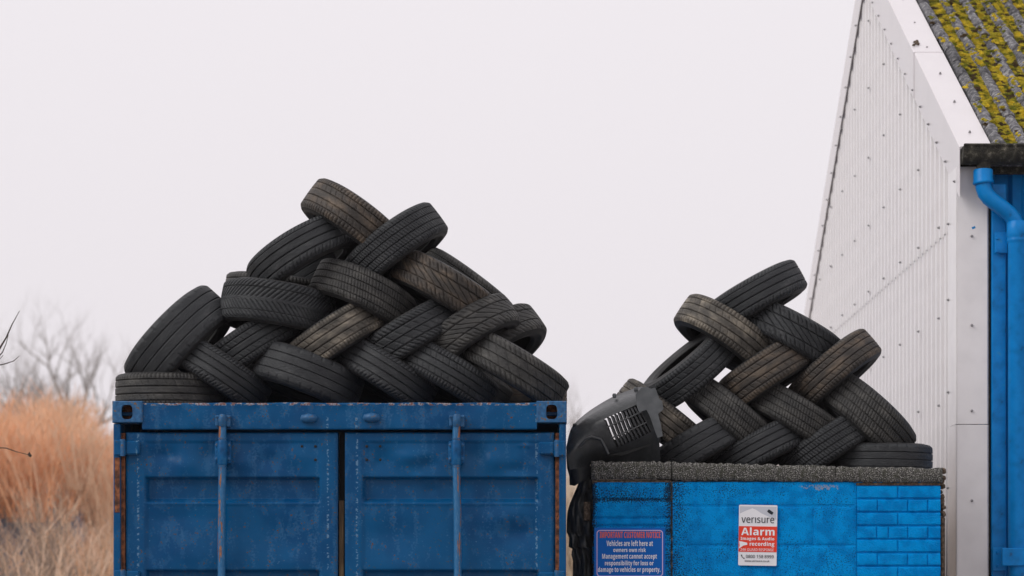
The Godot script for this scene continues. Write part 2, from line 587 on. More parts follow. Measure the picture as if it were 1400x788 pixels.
func container() -> void:
	var base := cpx(464, 551)
	base.y = 0.0
	var t := thing("shipping_container", "dark blue steel shipping container with closed double doors and rusty locking bars", "container")
	var xl := cpx(153.5, 600).x
	var xr := cpx(775, 600).x
	var top := cpx(464, 551).y
	var depth := 6.06
	var st := st_new()
	# header over the doors, slightly dented along its top edge
	st = SurfaceTool.new()
	st.begin(Mesh.PRIMITIVE_TRIANGLES)
	st.set_smooth_group(0)
	var hx0 := cpx(194, 551).x
	var hx1 := cpx(734, 551).x
	var nz := noise(9, 1.4, 3)
	var prof := [[0.0, -0.07], [0.0, -0.012], [0.0, -0.007], [0.002, -0.002], [0.007, 0.0], [0.012, 0.0], [0.05, 0.0], [0.09, 0.0], [0.131, 0.0], [0.136, 0.0], [0.141, -0.002], [0.143, -0.007], [0.143, -0.012], [0.143, -0.07]]
	var n := 150
	for i in n + 1:
		var x := lerpf(hx0, hx1, float(i) / n)
		for k in prof.size():
			var dn: float = nz.get_noise_2d(x * 3.0, 5.0) * 0.004
			var dz: float = nz.get_noise_2d(x * 2.0, 50.0 + prof[k][0] * 12.0) * 0.006
			var p := Vector3(x, top - prof[k][0] + (dn if k < 6 else dn * 0.3), -ZC + prof[k][1] + (dz if k > 0 and k < 13 else 0.0))
			st.set_uv(Vector2((p.x + 2.4) / 2.46, (2.6 - p.y) / 2.46))
			st.add_vertex(p)
	for i in n:
		for k in prof.size() - 1:
			var q := i * prof.size() + k
			for w in [q, q + prof.size(), q + prof.size() + 1, q, q + prof.size() + 1, q + 1]: st.add_index(w)
	obj("header_rail", st, M.cpaint, t)
	# corner castings with an oval hole each, built from a ring of blocks round the hole
	for s in 2:
		var u0 := 153.5 if s == 0 else 733.5
		var u1 := 195.0 if s == 0 else 775.0
		var c := (cpx(u0, 549, 0) + cpx(u1, 578, 0)) * 0.5
		var hw := (cpx(u1, 549).x - cpx(u0, 549).x) * 0.5
		var hh := 0.058
		var hole := c + Vector3(0.0 if s == 1 else -0.002, -0.001, 0)
		var cs := st_new()
		var N := 24
		var z0 := -ZC + 0.012
		var z1 := -ZC - 0.165
		for k in N:
			var pts := []
			for kk in [k, k + 1]:
				var an: float = TAU * kk / N
				var inn := Vector3(hole.x + 0.030 * signf(cos(an)) * pow(absf(cos(an)), 0.6), hole.y + 0.039 * signf(sin(an)) * pow(absf(sin(an)), 0.6), z0)
				var m: float = max(absf(cos(an)), absf(sin(an)))
				var outp := Vector3(c.x + (hw - 0.006) * cos(an) / m, c.y + (hh - 0.004) * sin(an) / m, z0)
				pts.append([inn, outp])
			quad(cs, pts[0][0], pts[1][0], pts[1][1], pts[0][1])
			var back := Vector3(0, 0, -0.02)
			quad(cs, pts[0][0], pts[0][0] + back, pts[1][0] + back, pts[1][0])
			var o0: Vector3 = pts[0][1]
			var o1: Vector3 = pts[1][1]
			var e0 := Vector3(c.x + (o0.x - c.x) * hw / (hw - 0.006), c.y + (o0.y - c.y) * hh / (hh - 0.004), z0 - 0.006)
			var e1 := Vector3(c.x + (o1.x - c.x) * hw / (hw - 0.006), c.y + (o1.y - c.y) * hh / (hh - 0.004), z0 - 0.006)
			quad(cs, o0, o1, e1, e0)
			quad(cs, e0, e1, Vector3(e1.x, e1.y, z1), Vector3(e0.x, e0.y, z1))
		var cc := obj("corner_casting", cs, M.castpaint, t)
		var ins := st_new()
		bbox(ins, Vector3(c.x, c.y, (z0 + z1) * 0.5 - 0.045), Vector3(hw * 1.7, hh * 1.7, 0.06), 0.002)
		obj("lifting_pocket", ins, M.rust, cc)
	# corner posts
	for s in 2:
		st = st_new()
		if s == 0: cbox(st, 154.5, 579.5, 164, 1240, -0.16, -0.004, 0.004)
		else: cbox(st, 764.5, 579.5, 774, 1240, -0.16, -0.004, 0.004)
		obj("corner_post", front_uv(st), M.cpaint, t)
		st = st_new()
		if s == 0: cbox(st, 163.5, 592, 169, 1240, -0.10, -0.03, 0.002)
		else: cbox(st, 759.5, 592, 765, 1240, -0.10, -0.03, 0.002)
		var rs := obj("post_channel", st, M.rust, t)
		rs.set_meta("label", "rusted inner channel of the door post")
	st = st_new()
	cbox(st, 156.2, 626, 163.4, 701, -0.01, 0.0, 0.001)
	var flake := obj("post_rust_plate", st, M.rust, t)
	flake.set_meta("label", "strip of the post rusted to bare orange")
	# doors
	door(t, 170, 460.5, false, [[0.20, 0.12, 0.07, 0.04, -0.020], [0.33, 0.18, 0.06, 0.06, 0.018], [0.45, 0.12, 0.06, 0.05, -0.020], [0.62, 0.16, 0.08, 0.05, 0.018], [0.77, 0.15, 0.07, 0.05, -0.020], [0.92, 0.13, 0.08, 0.05, 0.012], [0.26, 0.46, 0.16, 0.06, -0.012], [0.40, 0.66, 0.2, 0.10, 0.012], [0.80, 0.55, 0.15, 0.10, -0.012], [0.90, 0.70, 0.08, 0.06, 0.009], [0.15, 0.60, 0.06, 0.09, -0.008]], "dented blue door leaf nearer the shrubs")
	door(t, 470.5, 757.5, true, [[0.20, 0.15, 0.06, 0.07, -0.022], [0.36, 0.13, 0.08, 0.04, 0.022], [0.45, 0.17, 0.05, 0.04, -0.016], [0.70, 0.12, 0.06, 0.06, -0.02], [0.80, 0.15, 0.06, 0.06, 0.02], [0.92, 0.20, 0.06, 0.03, -0.016], [0.62, 0.07, 0.015, 0.012, 0.008], [0.95, 0.54, 0.09, 0.07, -0.026], [0.85, 0.46, 0.10, 0.06, 0.016], [0.08, 0.22, 0.025, 0.02, 0.01], [0.97, 0.07, 0.03, 0.012, 0.009], [0.46, 0.31, 0.03, 0.025, -0.01], [0.40, 0.235, 0.03, 0.015, 0.01], [0.25, 0.55, 0.14, 0.08, -0.012], [0.30, 0.72, 0.12, 0.06, 0.010]], "dented blue door leaf nearer the brick store")
	# dark gasket in the gap between the leaves, with a strip of bare board lower down
	st = st_new()
	cbox(st, 459, 589, 472, 1240, -0.19, -0.16, 0.002)
	obj("door_gasket", st, M.dark, t)
	st = st_new()
	cbox(st, 461.5, 684, 468, 1240, -0.105, -0.085, 0.002)
	obj("gap_board", st, M.wood, t)
	# locking bars with guide brackets and keepers
	for s in 2:
		var u := 304.8 if s == 0 else 624.0
		var lean := -2.5 if s == 0 else 4.0
		var bar := st_new()
		var zc := 0.028
		tube(bar, [cpx(u + 0.5, 577, zc), cpx(u, 600, zc), cpx(u, 640, zc), cpx(u + lean * 0.4, 700, zc), cpx(u + lean, 1235, zc)], [0.0205, 0.0205, 0.0205, 0.0205, 0.0205], 20)
		var bo := obj("locking_bar", bar, M.rustblue[s], t)
		# keeper on the header and cam
		var kp := st_new()
		cbox(kp, u - 9.5, 569, u + 11.5, 572.5, 0.002, 0.045, 0.003)
		cbox(kp, u - 9.5, 572.0, u - 5.0, 583.5, 0.001, 0.04, 0.004)
		cbox(kp, u + 5.5, 572.0, u + 11.0, 584.5, 0.001, 0.04, 0.004)
		obj("keeper", kp, M.castpaint, t)
		kp = st_new()
		tube(kp, [cpx(u + 1, 568, 0.05), cpx(u + 1, 574, 0.052), cpx(u + 0.5, 582, 0.034)], [0.016, 0.024, 0.022], 12)
		obj("cam", kp, M.castpaint, t)
		var br := st_new()
		cbox(br, u - 11, 604, u - 4.0, 634.5, -0.034, 0.014, 0.005)
		cbox(br, u + 4.0, 604, u + 11, 634.5, -0.034, 0.014, 0.005)
		tube(br, [cpx(u, 603, zc), cpx(u, 604.5, zc), cpx(u, 635, zc), cpx(u, 636.5, zc)], [0.024, 0.027, 0.027, 0.024], 20)
		var bb := obj("guide_bracket", br, M.cplain, t)
		for q in [[-8, 609], [8, 609], [-8, 628], [8, 628]]:
			var bt := st_new()
			tube(bt, [cpx(u + q[0], q[1], 0.010), cpx(u + q[0], q[1], 0.019), cpx(u + q[0], q[1], 0.022)], [0.0105, 0.0095, 0.004], 8)
			obj("bolt", bt, M.castpaint, bb)
		bt_ring(bo, cpx(u, 600.5, zc), 0.0235)
		bt_ring(bo, cpx(u, 638.5, zc), 0.0235)
	# blunt lugs on the header and the plates with four bolts below them
	for q in [[422.5, 573.0], [508.0, 572.0]]:
		st = st_new()
		var lc := cpx(q[0], q[1], 0.012)
		tube(st, [lc + Vector3(-0.042, -0.002, 0), lc + Vector3(-0.034, 0, 0.004), lc + Vector3(0, 0.003, 0.006), lc + Vector3(0.034, 0, 0.004), lc + Vector3(0.042, -0.002, 0)], [0.008, 0.021, 0.025, 0.021, 0.008], 10)
		obj("header_lug", st, M.castpaint, t)
	for q in [421.0, 510.0]:
		for k in [[-9.5, 610], [9.0, 610], [-9.5, 628.5], [9.0, 628.5]]:
			st = st_new()
			var c := cpx(q + k[0], k[1], -0.040)
			tube(st, [c, c + Vector3(0, 0, 0.005), c + Vector3(0, 0, 0.007)], [0.008, 0.007, 0.003], 8)
			obj("bolt", st, M.dark, t)
	# hinges
	for s in 2:
		for k in 5:
			var v := 602.0 + k * 178.0 - (0.0 if s == 0 else -1.0)
			if v > 1210: continue
			st = st_new()
			var ua := 156.0 if s == 0 else 736.5
			var ub := 190.5 if s == 0 else 773.0
			if s == 0:
				cbox(st, ua, v, 172, v + 21, -0.02, 0.018, 0.006)
				cbox(st, 171.0, v + 0.8, ub, v + 20, -0.036, 0.006, 0.008)
			else:
				cbox(st, 757, v, ub, v + 21, -0.02, 0.018, 0.006)
				cbox(st, ua, v + 1.5, 758.0, v + 19, -0.036, 0.004, 0.008)
			obj("hinge", front_uv(st), M.cpaint, t)
			st = st_new()
			var hu := 167.5 if s == 0 else 761.5
			tube(st, [cpx(hu, v - 1, 0.006), cpx(hu, v + 22, 0.006)], [0.015, 0.015], 12)
			obj("hinge_pin", st, M.castpaint, t)
	# body: sides with pressed ribs, roof, end and floor
	for s in 2:
		var sx := xl + 0.02 if s == 0 else xr - 0.02
		var dir := -1.0 if s == 0 else 1.0
		st = st_new()
		var z := ZC + 0.16
		var pts := []
		while z < ZC + depth - 0.15:
			for q in [[0.0, 0.0], [0.07, 0.0], [0.105, 0.03], [0.175, 0.03], [0.21, 0.0]]:
				pts.append(Vector2(z + q[0], q[1]))
			z += 0.278
		for i in pts.size() - 1:
			var p0 := Vector3(sx - dir * pts[i].y, 0.16, -pts[i].x)
			var p1 := Vector3(sx - dir * pts[i + 1].y, 0.16, -pts[i + 1].x)
			quad(st, p0, p1, p1 + Vector3(0, top - 0.22, 0), p0 + Vector3(0, top - 0.22, 0))
		obj("side_panel", st, M.cplain, t)
		st = st_new()
		bbox(st, Vector3(sx - dir * 0.012, top - 0.035, -(ZC + depth / 2 + 0.08)), Vector3(0.06, 0.06, depth - 0.16), 0.006)
		bbox(st, Vector3(sx - dir * 0.012, 0.08, -(ZC + depth / 2 + 0.08)), Vector3(0.06, 0.16, depth - 0.16), 0.006)
		obj("side_rail", st, M.cplain, t)
	st = st_new()
	bbox(st, Vector3((xl + xr) / 2, top - 0.055, -(ZC + depth / 2 + 0.03)), Vector3(xr - xl - 0.06, 0.02, depth - 0.08), 0.003)
	obj("roof_panel", st, M.cplain, t)
	st = st_new()
	bbox(st, Vector3((xl + xr) / 2, 1.30, -(ZC + depth)), Vector3(xr - xl - 0.02, top - 0.06, 0.06), 0.004)
	obj("end_panel", st, M.cplain, t)
	st = st_new()
	bbox(st, Vector3((xl + xr) / 2, 0.105, -ZC - 0.07), Vector3(xr - xl - 0.10, 0.17, 0.12), 0.006)
	obj("door_sill", st, M.cplain, t)
	st = st_new()
	bbox(st, Vector3((xl + xr) / 2, 0.15, -(ZC + depth / 2 + 0.05)), Vector3(xr - xl - 0.10, 0.04, depth - 0.2), 0.004)
	obj("floor_panel", st, M.wood, t)

func bt_ring(parent: Node, c: Vector3, r: float) -> void:
	var st := st_new()
	tube(st, [c + Vector3(0, 0.004, 0), c - Vector3(0, 0.004, 0)], [r, r], 16)
	obj("collar", st, M.castpaint, parent)


# =====================================================================================================
# brick and block store that carries the second pile
# =====================================================================================================
const ZW := 13.49
func wx(u: float) -> float:
	return (u - CX) * ZW / F
func wy(v: float) -> float:
	return EYE + (CY - v) * ZW / F

func masonry(parent: Node, called: String, x0: float, x1: float, y0: float, y1: float, proud: float, bev: float, rough: float) -> void:
	# a face with rounded arrises: two rings of points close to the edge, then an uneven inner grid
	var xs := [x0, x0 + bev * 0.35, x0 + bev, x0 + bev + 0.004]
	var ys := [y0, y0 + bev * 0.35, y0 + bev, y0 + bev + 0.004]
	var nx: int = max(1, int((x1 - x0) / 0.03))
	var ny: int = max(1, int((y1 - y0) / 0.03))
	for i in range(1, nx): xs.append(lerpf(x0 + bev + 0.004, x1 - bev - 0.004, float(i) / nx))
	for i in range(1, ny): ys.append(lerpf(y0 + bev + 0.004, y1 - bev - 0.004, float(i) / ny))
	xs.append_array([x1 - bev - 0.004, x1 - bev, x1 - bev * 0.35, x1])
	ys.append_array([y1 - bev - 0.004, y1 - bev, y1 - bev * 0.35, y1])
	var st := SurfaceTool.new()
	st.begin(Mesh.PRIMITIVE_TRIANGLES)
	st.set_smooth_group(0)
	var nz := noise(int(x0 * 1000) + int(y0 * 777), 6.0, 3)
	var drop := [0.012, 0.0035, 0.0006, 0.0]
	for j in ys.size():
		for i in xs.size():
			var ei: int = min(3, min(i, xs.size() - 1 - i))
			var ej: int = min(3, min(j, ys.size() - 1 - j))
			var x: float = xs[i]
			var y: float = ys[j]
			var z: float = -ZW + proud + nz.get_noise_2d(x * 3, y * 3 + 9) * rough * 0.7 - max(drop[ei], drop[ej])
			var wob := Vector3(nz.get_noise_2d(x * 4, y * 4), nz.get_noise_2d(x * 4 + 40, y * 4), 0) * rough
			var p := Vector3(x, y, z) + (wob if ei < 3 or ej < 3 else Vector3.ZERO)
			st.set_uv(Vector2((p.x - 0.2) / 2.05, (2.3 - p.y) / 1.025))
			st.add_vertex(p)
	var W := xs.size()
	for j in ys.size() - 1:
		for i in W - 1:
			var q := j * W + i
			for k in [q, q + W + 1, q + 1, q, q + W, q + W + 1]: st.add_index(k)
	st.generate_normals()
	st.generate_tangents()
	obj(called, st.commit(), M.wallpaint, parent)

func brick_store() -> void:
	var t := thing("brick_store", "low brick and block store wall painted bright blue under rough concrete coping", "wall")
	var x0 := wx(810)
	var x1 := wx(1287)
	# core: mortar face a little behind the units, painted like them
	var st := SurfaceTool.new()
	st.begin(Mesh.PRIMITIVE_TRIANGLES)
	st.set_smooth_group(-1)
	for q in [[x0 + 0.006, wx(917.0), -0.007], [wx(919.8), wx(1170.5), -0.0035], [wx(1170.5), x1 - 0.004, -0.009]]:
		var c := [Vector3(q[0], 0, -ZW + q[2]), Vector3(q[0], 2.19, -ZW + q[2]), Vector3(q[1], 2.19, -ZW + q[2]), Vector3(q[1], 0, -ZW + q[2])]
		for k in [0, 1, 2, 0, 2, 3]:
			st.set_uv(Vector2((c[k].x - 0.2) / 2.05, (2.3 - c[k].y) / 1.025)); st.add_vertex(c[k])
	st.generate_normals()
	st.generate_tangents()
	obj("mortar_face", st.commit(), M.wallpaint, t)
	st = st_new()
	bbox(st, Vector3((x0 + x1) / 2, 1.098, -ZW - 0.062), Vector3(x1 - x0 - 0.02, 2.196, 0.10), 0.002)
	obj("wall_core", st, M.gutter, t)
	# block pier nearest the container
	var rows := [660.5, 684.0, 709.5, 720.0, 746.0, 772.0, 798.0]
	for i in rows.size() - 1:
		masonry(t, "block", x0 + (0.004 if i % 2 else 0.0), wx(917.0 + (0.6 if i % 2 else 0.0)), wy(rows[i + 1] - 1.0), wy(rows[i] + 0.6), 0.0, 0.010, 0.004)
	var y := wy(799)
	while y > 0.1:
		masonry(t, "block", x0, wx(916.5), max(0.0, y - 0.215), y, 0.0, 0.008, 0.003)
		y -= 0.225
	# block panel
	var courses := [658.5, 692.5, 746.5, 801.0]
	var cuts := [[919.5, 951, 1059, 1170], [919.5, 1004, 1113, 1170], [919.5, 950, 1058, 1170], [919.5, 1004, 1112, 1170]]
	var ytop := wy(658.5)
	for i in 10:
		var ybot: float = wy(courses[i + 1]) if i < 3 else wy(801) - 0.225 * (i - 2)
		if ybot < 0: ybot = 0.0
		var cu: Array = cuts[i % 2 if i > 1 else i]
		for k in cu.size() - 1:
			masonry(t, "block", wx(cu[k]) + 0.0035, wx(cu[k + 1]) - 0.0035, ybot + 0.0035, ytop - 0.0035, 0.0, 0.006, 0.0022)
		ytop = ybot
		if ybot <= 0: break
	# brick pier beside the warehouse
	ytop = wy(664.0)
	for i in 28:
		var cu: Array = [1171.5, 1228, 1287] if i % 2 == 0 else [1171.5, 1200, 1241.5, 1269, 1287]
		if i % 4 == 3: cu = [1171.5, 1199, 1215, 1241.5, 1269, 1287]
		var ybot := ytop - 0.0752
		if ybot < 0: break
		for k in cu.size() - 1:
			masonry(t, "brick", wx(cu[k]) + 0.0012, wx(cu[k + 1]) - 0.0012, ybot + 0.004, ytop - 0.004, 0.0015, 0.004, 0.0018)
		ytop = ybot
	# exposed bed of mortar under the coping, crumbling
	st = st_new()
	bbox(st, Vector3((wx(1171) + x1) / 2, wy(662.2), -ZW - 0.03), Vector3(x1 - wx(1171), 0.016, 0.06), 0.004)
	bbox(st, Vector3((x0 + wx(917)) / 2, wy(658.3), -ZW - 0.035), Vector3(wx(917) - x0 + 0.006, 0.018, 0.06), 0.005)
	obj("mortar_bed", st, M.mortar, t)
	# coping slabs: rough concrete
	for q in [[808.5, 918.0, 631.0, 631.5, 655.5, 655.5], [919.2, 1142.5, 632.6, 637.5, 657.0, 659.0], [1143.2, 1289.0, 637.8, 640.5, 658.8, 661.0]]:
		st = SurfaceTool.new()
		st.begin(Mesh.PRIMITIVE_TRIANGLES)
		st.set_smooth_group(0)
		var nz := noise(int(q[0]), 9.0, 4)
		var xa := wx(q[0])
		var xb := wx(q[1])
		var nn: int = int((xb - xa) / 0.012) + 2
		var sec := [[0.0, -0.30], [0.0, -0.02], [0.01, 0.006], [0.25, 0.014], [0.5, 0.016], [0.75, 0.015], [0.97, 0.010], [1.0, -0.005], [1.0, -0.06]]
		for i in nn + 1:
			var f := float(i) / nn
			var x := lerpf(xa, xb, f)
			var yt := wy(lerpf(q[2], q[3], f))
			var yb := wy(lerpf(q[4], q[5], f))
			for k in sec.size():
				var pin := 0.0 if (i > 0 and i < nn) else -0.012
				var yy: float = lerpf(yt, yb, sec[k][0])
				var r := Vector3(0, nz.get_noise_3d(x * 3, yy * 3, 0), nz.get_noise_3d(x * 6 + 50, yy * 6, k * 2.0)) * 0.013
				if k == 0 or k == 8: r = Vector3.ZERO
				if pin < 0.0 and k > 0 and k < 8: r.z += pin
				st.add_vertex(Vector3(x, yy, -ZW + sec[k][1]) + r)
		for i in nn:
			for k in sec.size() - 1:
				var w := i * sec.size() + k
				for v in [w, w + sec.size(), w + sec.size() + 1, w, w + sec.size() + 1, w + 1]: st.add_index(v)
		# end faces
		var cs := obj("coping_slab", st, M.concrete, t)
		for e in 2:
			var ef := st_new()
			var xe := (xa if e == 0 else xb) + (0.0004 if e == 0 else -0.0004)
			var ye := wy(q[2] if e == 0 else q[3])
			var yf := wy(q[4] if e == 0 else q[5])
			quad(ef, Vector3(xe, ye, -ZW - 0.30), Vector3(xe, yf, -ZW - 0.30), Vector3(xe, yf, -ZW - 0.006), Vector3(xe, ye, -ZW - 0.008))
			obj("slab_end", ef, M.concrete, cs)
	# flat roof slab behind the coping and the walls below it
	st = st_new()
	bbox(st, Vector3((x0 + x1) / 2, 2.13, -ZW - 0.86), Vector3(x1 - x0, 0.10, 1.10), 0.006)
	obj("roof_slab", st, M.concrete, t)
	for s in 2:
		st = st_new()
		bbox(st, Vector3(x0 + 0.055 if s == 0 else x1 - 0.055, 1.04, -ZW - 0.76), Vector3(0.10, 2.08, 1.28), 0.006)
		obj("side_wall", st, M.mortar, t)
	st = st_new()
	bbox(st, Vector3((x0 + x1) / 2, 1.04, -ZW - 1.36), Vector3(x1 - x0 - 0.22, 2.08, 0.1), 0.004)
	obj("back_wall", st, M.mortar, t)
	# broken render and a rusted angle strip at the end against the warehouse
	st = st_new()
	for k in 16:
		var yy := wy(644 + k * 4.6 + rng.randf_range(-2, 2))
		var s := Vector3(rng.randf_range(0.016, 0.038), rng.randf_range(0.018, 0.035), rng.randf_range(0.03, 0.08))
		bbox(st, Vector3(x1 + rng.randf_range(0.004, 0.016), yy, -ZW - 0.05), s, 0.007, Basis(Vector3(0.4, 0.5, 0.7).normalized(), rng.randf_range(-0.5, 0.5)))
	obj("broken_render", st, M.mortar, t)
	st = st_new()
	bbox(st, Vector3(x1 + 0.013, wy(708) / 2, -ZW - 0.05), Vector3(0.018, wy(708), 0.05), 0.002)
	bbox(st, Vector3(x1 + 0.027, wy(708) / 2, -ZW - 0.072), Vector3(0.012, wy(708) - 0.01, 0.006), 0.001)
	obj("rusted_angle", st, M.mortar, t)


# =====================================================================================================
# warehouse
# =====================================================================================================
const ZF := 14.37      # front plane
const XG := 2.41       # gable flashing plane
const ZA := 18.65      # ridge
const PITCH := 0.53
func rake(z: float) -> float:   # lower edge of the barge flashing
	return 3.95 + PITCH * (min(z, 2 * ZA - z) - ZF)

func warehouse() -> void:
	var t := thing("warehouse", "white ribbed metal warehouse gable with mossy tiled roof and blue front", "building")
	var zend := 2 * ZA - ZF
	# ---- gable cladding sheets
	var clad := Node3D.new()
	clad.name = "gable_cladding"
	t.add_child(clad)
	var pitch := 0.178
	var seam := 3.775
	var nsheet := 9
	var sheetw := pitch * 6
	for row in 2:
		for s in nsheet:
			var st := st_new()
			var za := ZF + 0.16 + s * sheetw
			var pr := []
			for r in 6:
				var z0 := za + r * pitch
				for q in [[0.0, 0.0], [0.058, 0.0], [0.066, 0.020], [0.170, 0.020]]:
					pr.append(Vector2(z0 + q[0], q[1]))
			pr.append(Vector2(za + sheetw, 0.0))
			for i in pr.size() - 1:
				if pr[i].x > zend: break
				var off := 0.0 if row == 0 else 0.006
				var xa: float = XG + 0.014 + pr[i].y + off
				var xb: float = XG + 0.014 + pr[i + 1].y + off
				var ba := seam if row == 0 else 0.05
				var ta: float = rake(pr[i].x) + 0.12 if row == 0 else seam + 0.05
				var tb: float = rake(pr[i + 1].x) + 0.12 if row == 0 else seam + 0.05
				if row == 1:
					ta = min(ta, rake(pr[i].x) + 0.12); tb = min(tb, rake(pr[i + 1].x) + 0.12)
				if ta <= ba: continue
				quad(st, Vector3(xa, ba, -pr[i].x), Vector3(xa, ta, -pr[i].x), Vector3(xb, max(tb, ba), -pr[i + 1].x), Vector3(xb, ba, -pr[i + 1].x))
			obj("cladding_sheet", st, M.white, clad)
	# ---- inner walls
	var st := st_new()
	var gp := PackedVector2Array([Vector2(ZF + 0.06, 0), Vector2(zend - 0.05, 0), Vector2(zend - 0.05, 3.98), Vector2(ZA, 3.98 + PITCH * (ZA - ZF)), Vector2(ZF + 0.06, 4.02)])
	slab(st, gp, Transform3D(Basis(Vector3(0, 0, -1), Vector3(0, 1, 0), Vector3(1, 0, 0)), Vector3(XG + 0.10, 0, 0)), 0.08)
	obj("gable_wall", st, M.dark, t)
	st = st_new()
	bbox(st, Vector3(6.0, 2.0, -zend), Vector3(7.0, 4.0, 0.1), 0.01)
	obj("rear_wall", st, M.white, t)
	st = st_new()
	slab(st, gp, Transform3D(Basis(Vector3(0, 0, -1), Vector3(0, 1, 0), Vector3(1, 0, 0)), Vector3(9.5, 0, 0)), 0.08)
	obj("end_wall", st, M.white, t)
	# ---- blue front cladding with ribs
	st = st_new()
	var x := XG + 0.18
	while x < 9.5:
		var zz := -ZF - 0.09
		var q := [[0.0, 0.0], [0.05, 0.0], [0.07, 0.03], [0.15, 0.03], [0.17, 0.0]]
		for i in 4:
			var a := Vector3(x + q[i][0], 0, zz - q[i][1])
			var b := Vector3(x + q[i + 1][0], 0, zz - q[i + 1][1])
			quad(st, a, a + Vector3(0, 4.1, 0), b + Vector3(0, 4.1, 0), b)
		x += 0.17
	obj("front_cladding", st, M.clad, t)
	st = st_new()
	bbox(st, Vector3(6.0, 2.03, -ZF - 0.18), Vector3(7.0, 4.06, 0.08), 0.005)
	obj("front_wall", st, M.clad, t)
	# blue box post beside the corner trim
	st = st_new()
	bbox(st, Vector3(2.662, 2.0, -ZF - 0.035), Vector3(0.088, 4.0, 0.07), 0.006)
	obj("box_post", st, M.pipe, t)
	st = st_new()
	bbox(st, Vector3(2.606, 2.0, -ZF - 0.04), Vector3(0.012, 4.0, 0.05), 0.002)
	obj("sealant_strip", st, M.gutter, t)
	# ---- corner trim, two lengths
	var joint := 2.57
	for q in [[joint - 0.0, 4.1, 0.0], [0.02, joint - 0.004, -0.003]]:
		st = st_new()
		var x0: float = XG + q[2]
		var x1: float = 2.598
		var zf: float = -ZF - q[2]
		var y0: float = q[0]
		var y1: float = q[1]
		var bv := 0.006
		var path := [Vector2(x0 + 0.0, -ZF - 0.30), Vector2(x0, zf - bv), Vector2(x0 + bv * 0.3, zf - bv * 0.3), Vector2(x0 + bv, zf), Vector2(x1 - bv, zf), Vector2(x1, zf - bv), Vector2(x1, -ZF - 0.06)]
		for i in path.size() - 1:
			var a := Vector3(path[i].x, y0, path[i].y)
			var b := Vector3(path[i + 1].x, y0, path[i + 1].y)
			var up := Vector3(0, y1 - y0, 0)
			quad(st, a, a + up, b + up, b)
			var nrm := (b - a).cross(Vector3.UP).normalized() * 0.0018
			quad(st, a + nrm, b + nrm, b + up + nrm, a + up + nrm)
			quad(st, a, b, b + nrm, a + nrm)
			quad(st, a + up, a + up + nrm, b + up + nrm, b + up)
		obj("corner_trim", st, M.white, t)
	# ---- barge flashings: side leaf on the gable, top leaf on the roof
	var fold := func(z: float) -> float: return 4.22 + PITCH * (min(z, 2 * ZA - z) - 14.30)
	for q in [[14.27, 16.10, 0.0], [16.05, ZA, -0.004], [ZA, 2 * ZA - 14.27, 0.0]]:
		st = st_new()
		var n := 14
		for i in n:
			var za := lerpf(q[0], q[1], float(i) / n)
			var zb := lerpf(q[0], q[1], float(i + 1) / n)
			var X: float = XG + q[2]
			var lift: float = 0.0 - q[2]
			var pa := [Vector3(X + 0.004, rake(za), -za), Vector3(X, rake(za) + 0.004, -za), Vector3(X, fold.call(za) - 0.006 + lift, -za), Vector3(X + 0.006, fold.call(za) + lift, -za), Vector3(X + 0.192, fold.call(za) + lift, -za), Vector3(X + 0.196, fold.call(za) - 0.008 + lift, -za)]
			var pb := [Vector3(X + 0.004, rake(zb), -zb), Vector3(X, rake(zb) + 0.004, -zb), Vector3(X, fold.call(zb) - 0.006 + lift, -zb), Vector3(X + 0.006, fold.call(zb) + lift, -zb), Vector3(X + 0.192, fold.call(zb) + lift, -zb), Vector3(X + 0.196, fold.call(zb) - 0.008 + lift, -zb)]
			for k in 5:
				quad(st, pa[k], pa[k + 1], pb[k + 1], pb[k])
			if i == 0:
				for k in 4:
					var dn := Vector3(0.004, 0, 0) if k < 2 else Vector3(0, -0.005, 0)
					quad(st, pa[k], pa[k + 1], pa[k + 1] + dn, pa[k] + dn)
		obj("barge_flashing", st, M.flash, t)
		if q[0] < 14.5:
			st = st_new()
			# narrow front return where the flashing is cut at the eave
			quad(st, Vector3(XG, fold.call(14.27) - 0.006, -14.27), Vector3(XG + 0.192, fold.call(14.27), -14.27), Vector3(XG + 0.192, fold.call(14.27) - 0.012, -14.272), Vector3(XG, fold.call(14.27) - 0.016, -14.272))
			obj("flashing_end", st, M.flash, t)
	# ---- screws
	var sm := st_new()
	tube(sm, [Vector3.ZERO, Vector3(-0.005, 0, 0), Vector3(-0.010, 0, 0), Vector3(-0.0145, 0, 0)], [0.0085, 0.0085, 0.006, 0.005], 8)
	var screw := commit(sm)
	var put := func(p: Vector3, b: Basis) -> void:
		var o := obj("screw", screw, M.screw, clad)
		o.transform = Transform3D(b, p)
	for r in [5.92, 5.395, 4.875, 4.355, 3.84, 3.275, 2.74, 2.2]:
		for k in 10:
			var z := 15.07 + 0.835 * k
			if r < rake(z) - 0.06 and z < zend:
				put.call(Vector3(XG + 0.014, r + rng.randf_range(-0.012, 0.012), -z - 0.017), Basis())
	var zz := 14.42
	while zz < zend:
		put.call(Vector3(XG, rake(zz) + 0.045, -zz), Basis())
		zz += 0.334
	for yy in [3.8, 3.34, 2.78, 2.2]:
		put.call(Vector3(XG, yy, -ZF - 0.27), Basis())
	var roofb := Basis(Vector3(0, 0, 1), -atan(PITCH)) * Basis()
	zz = 14.5
	var toz := Basis(Vector3(0, -1, 0), Vector3(1, 0, 0), Vector3(0, 0, 1))
	while zz < ZA:
		put.call(Vector3(XG + 0.10, fold.call(zz) - (0.004 if zz > 16.1 else 0.0), -zz), Basis(Vector3(1, 0, 0), atan(PITCH)) * toz)
		zz += 0.55
	var fz := Basis(Vector3(0, 0, -1), Vector3(0, 1, 0), Vector3(1, 0, 0))
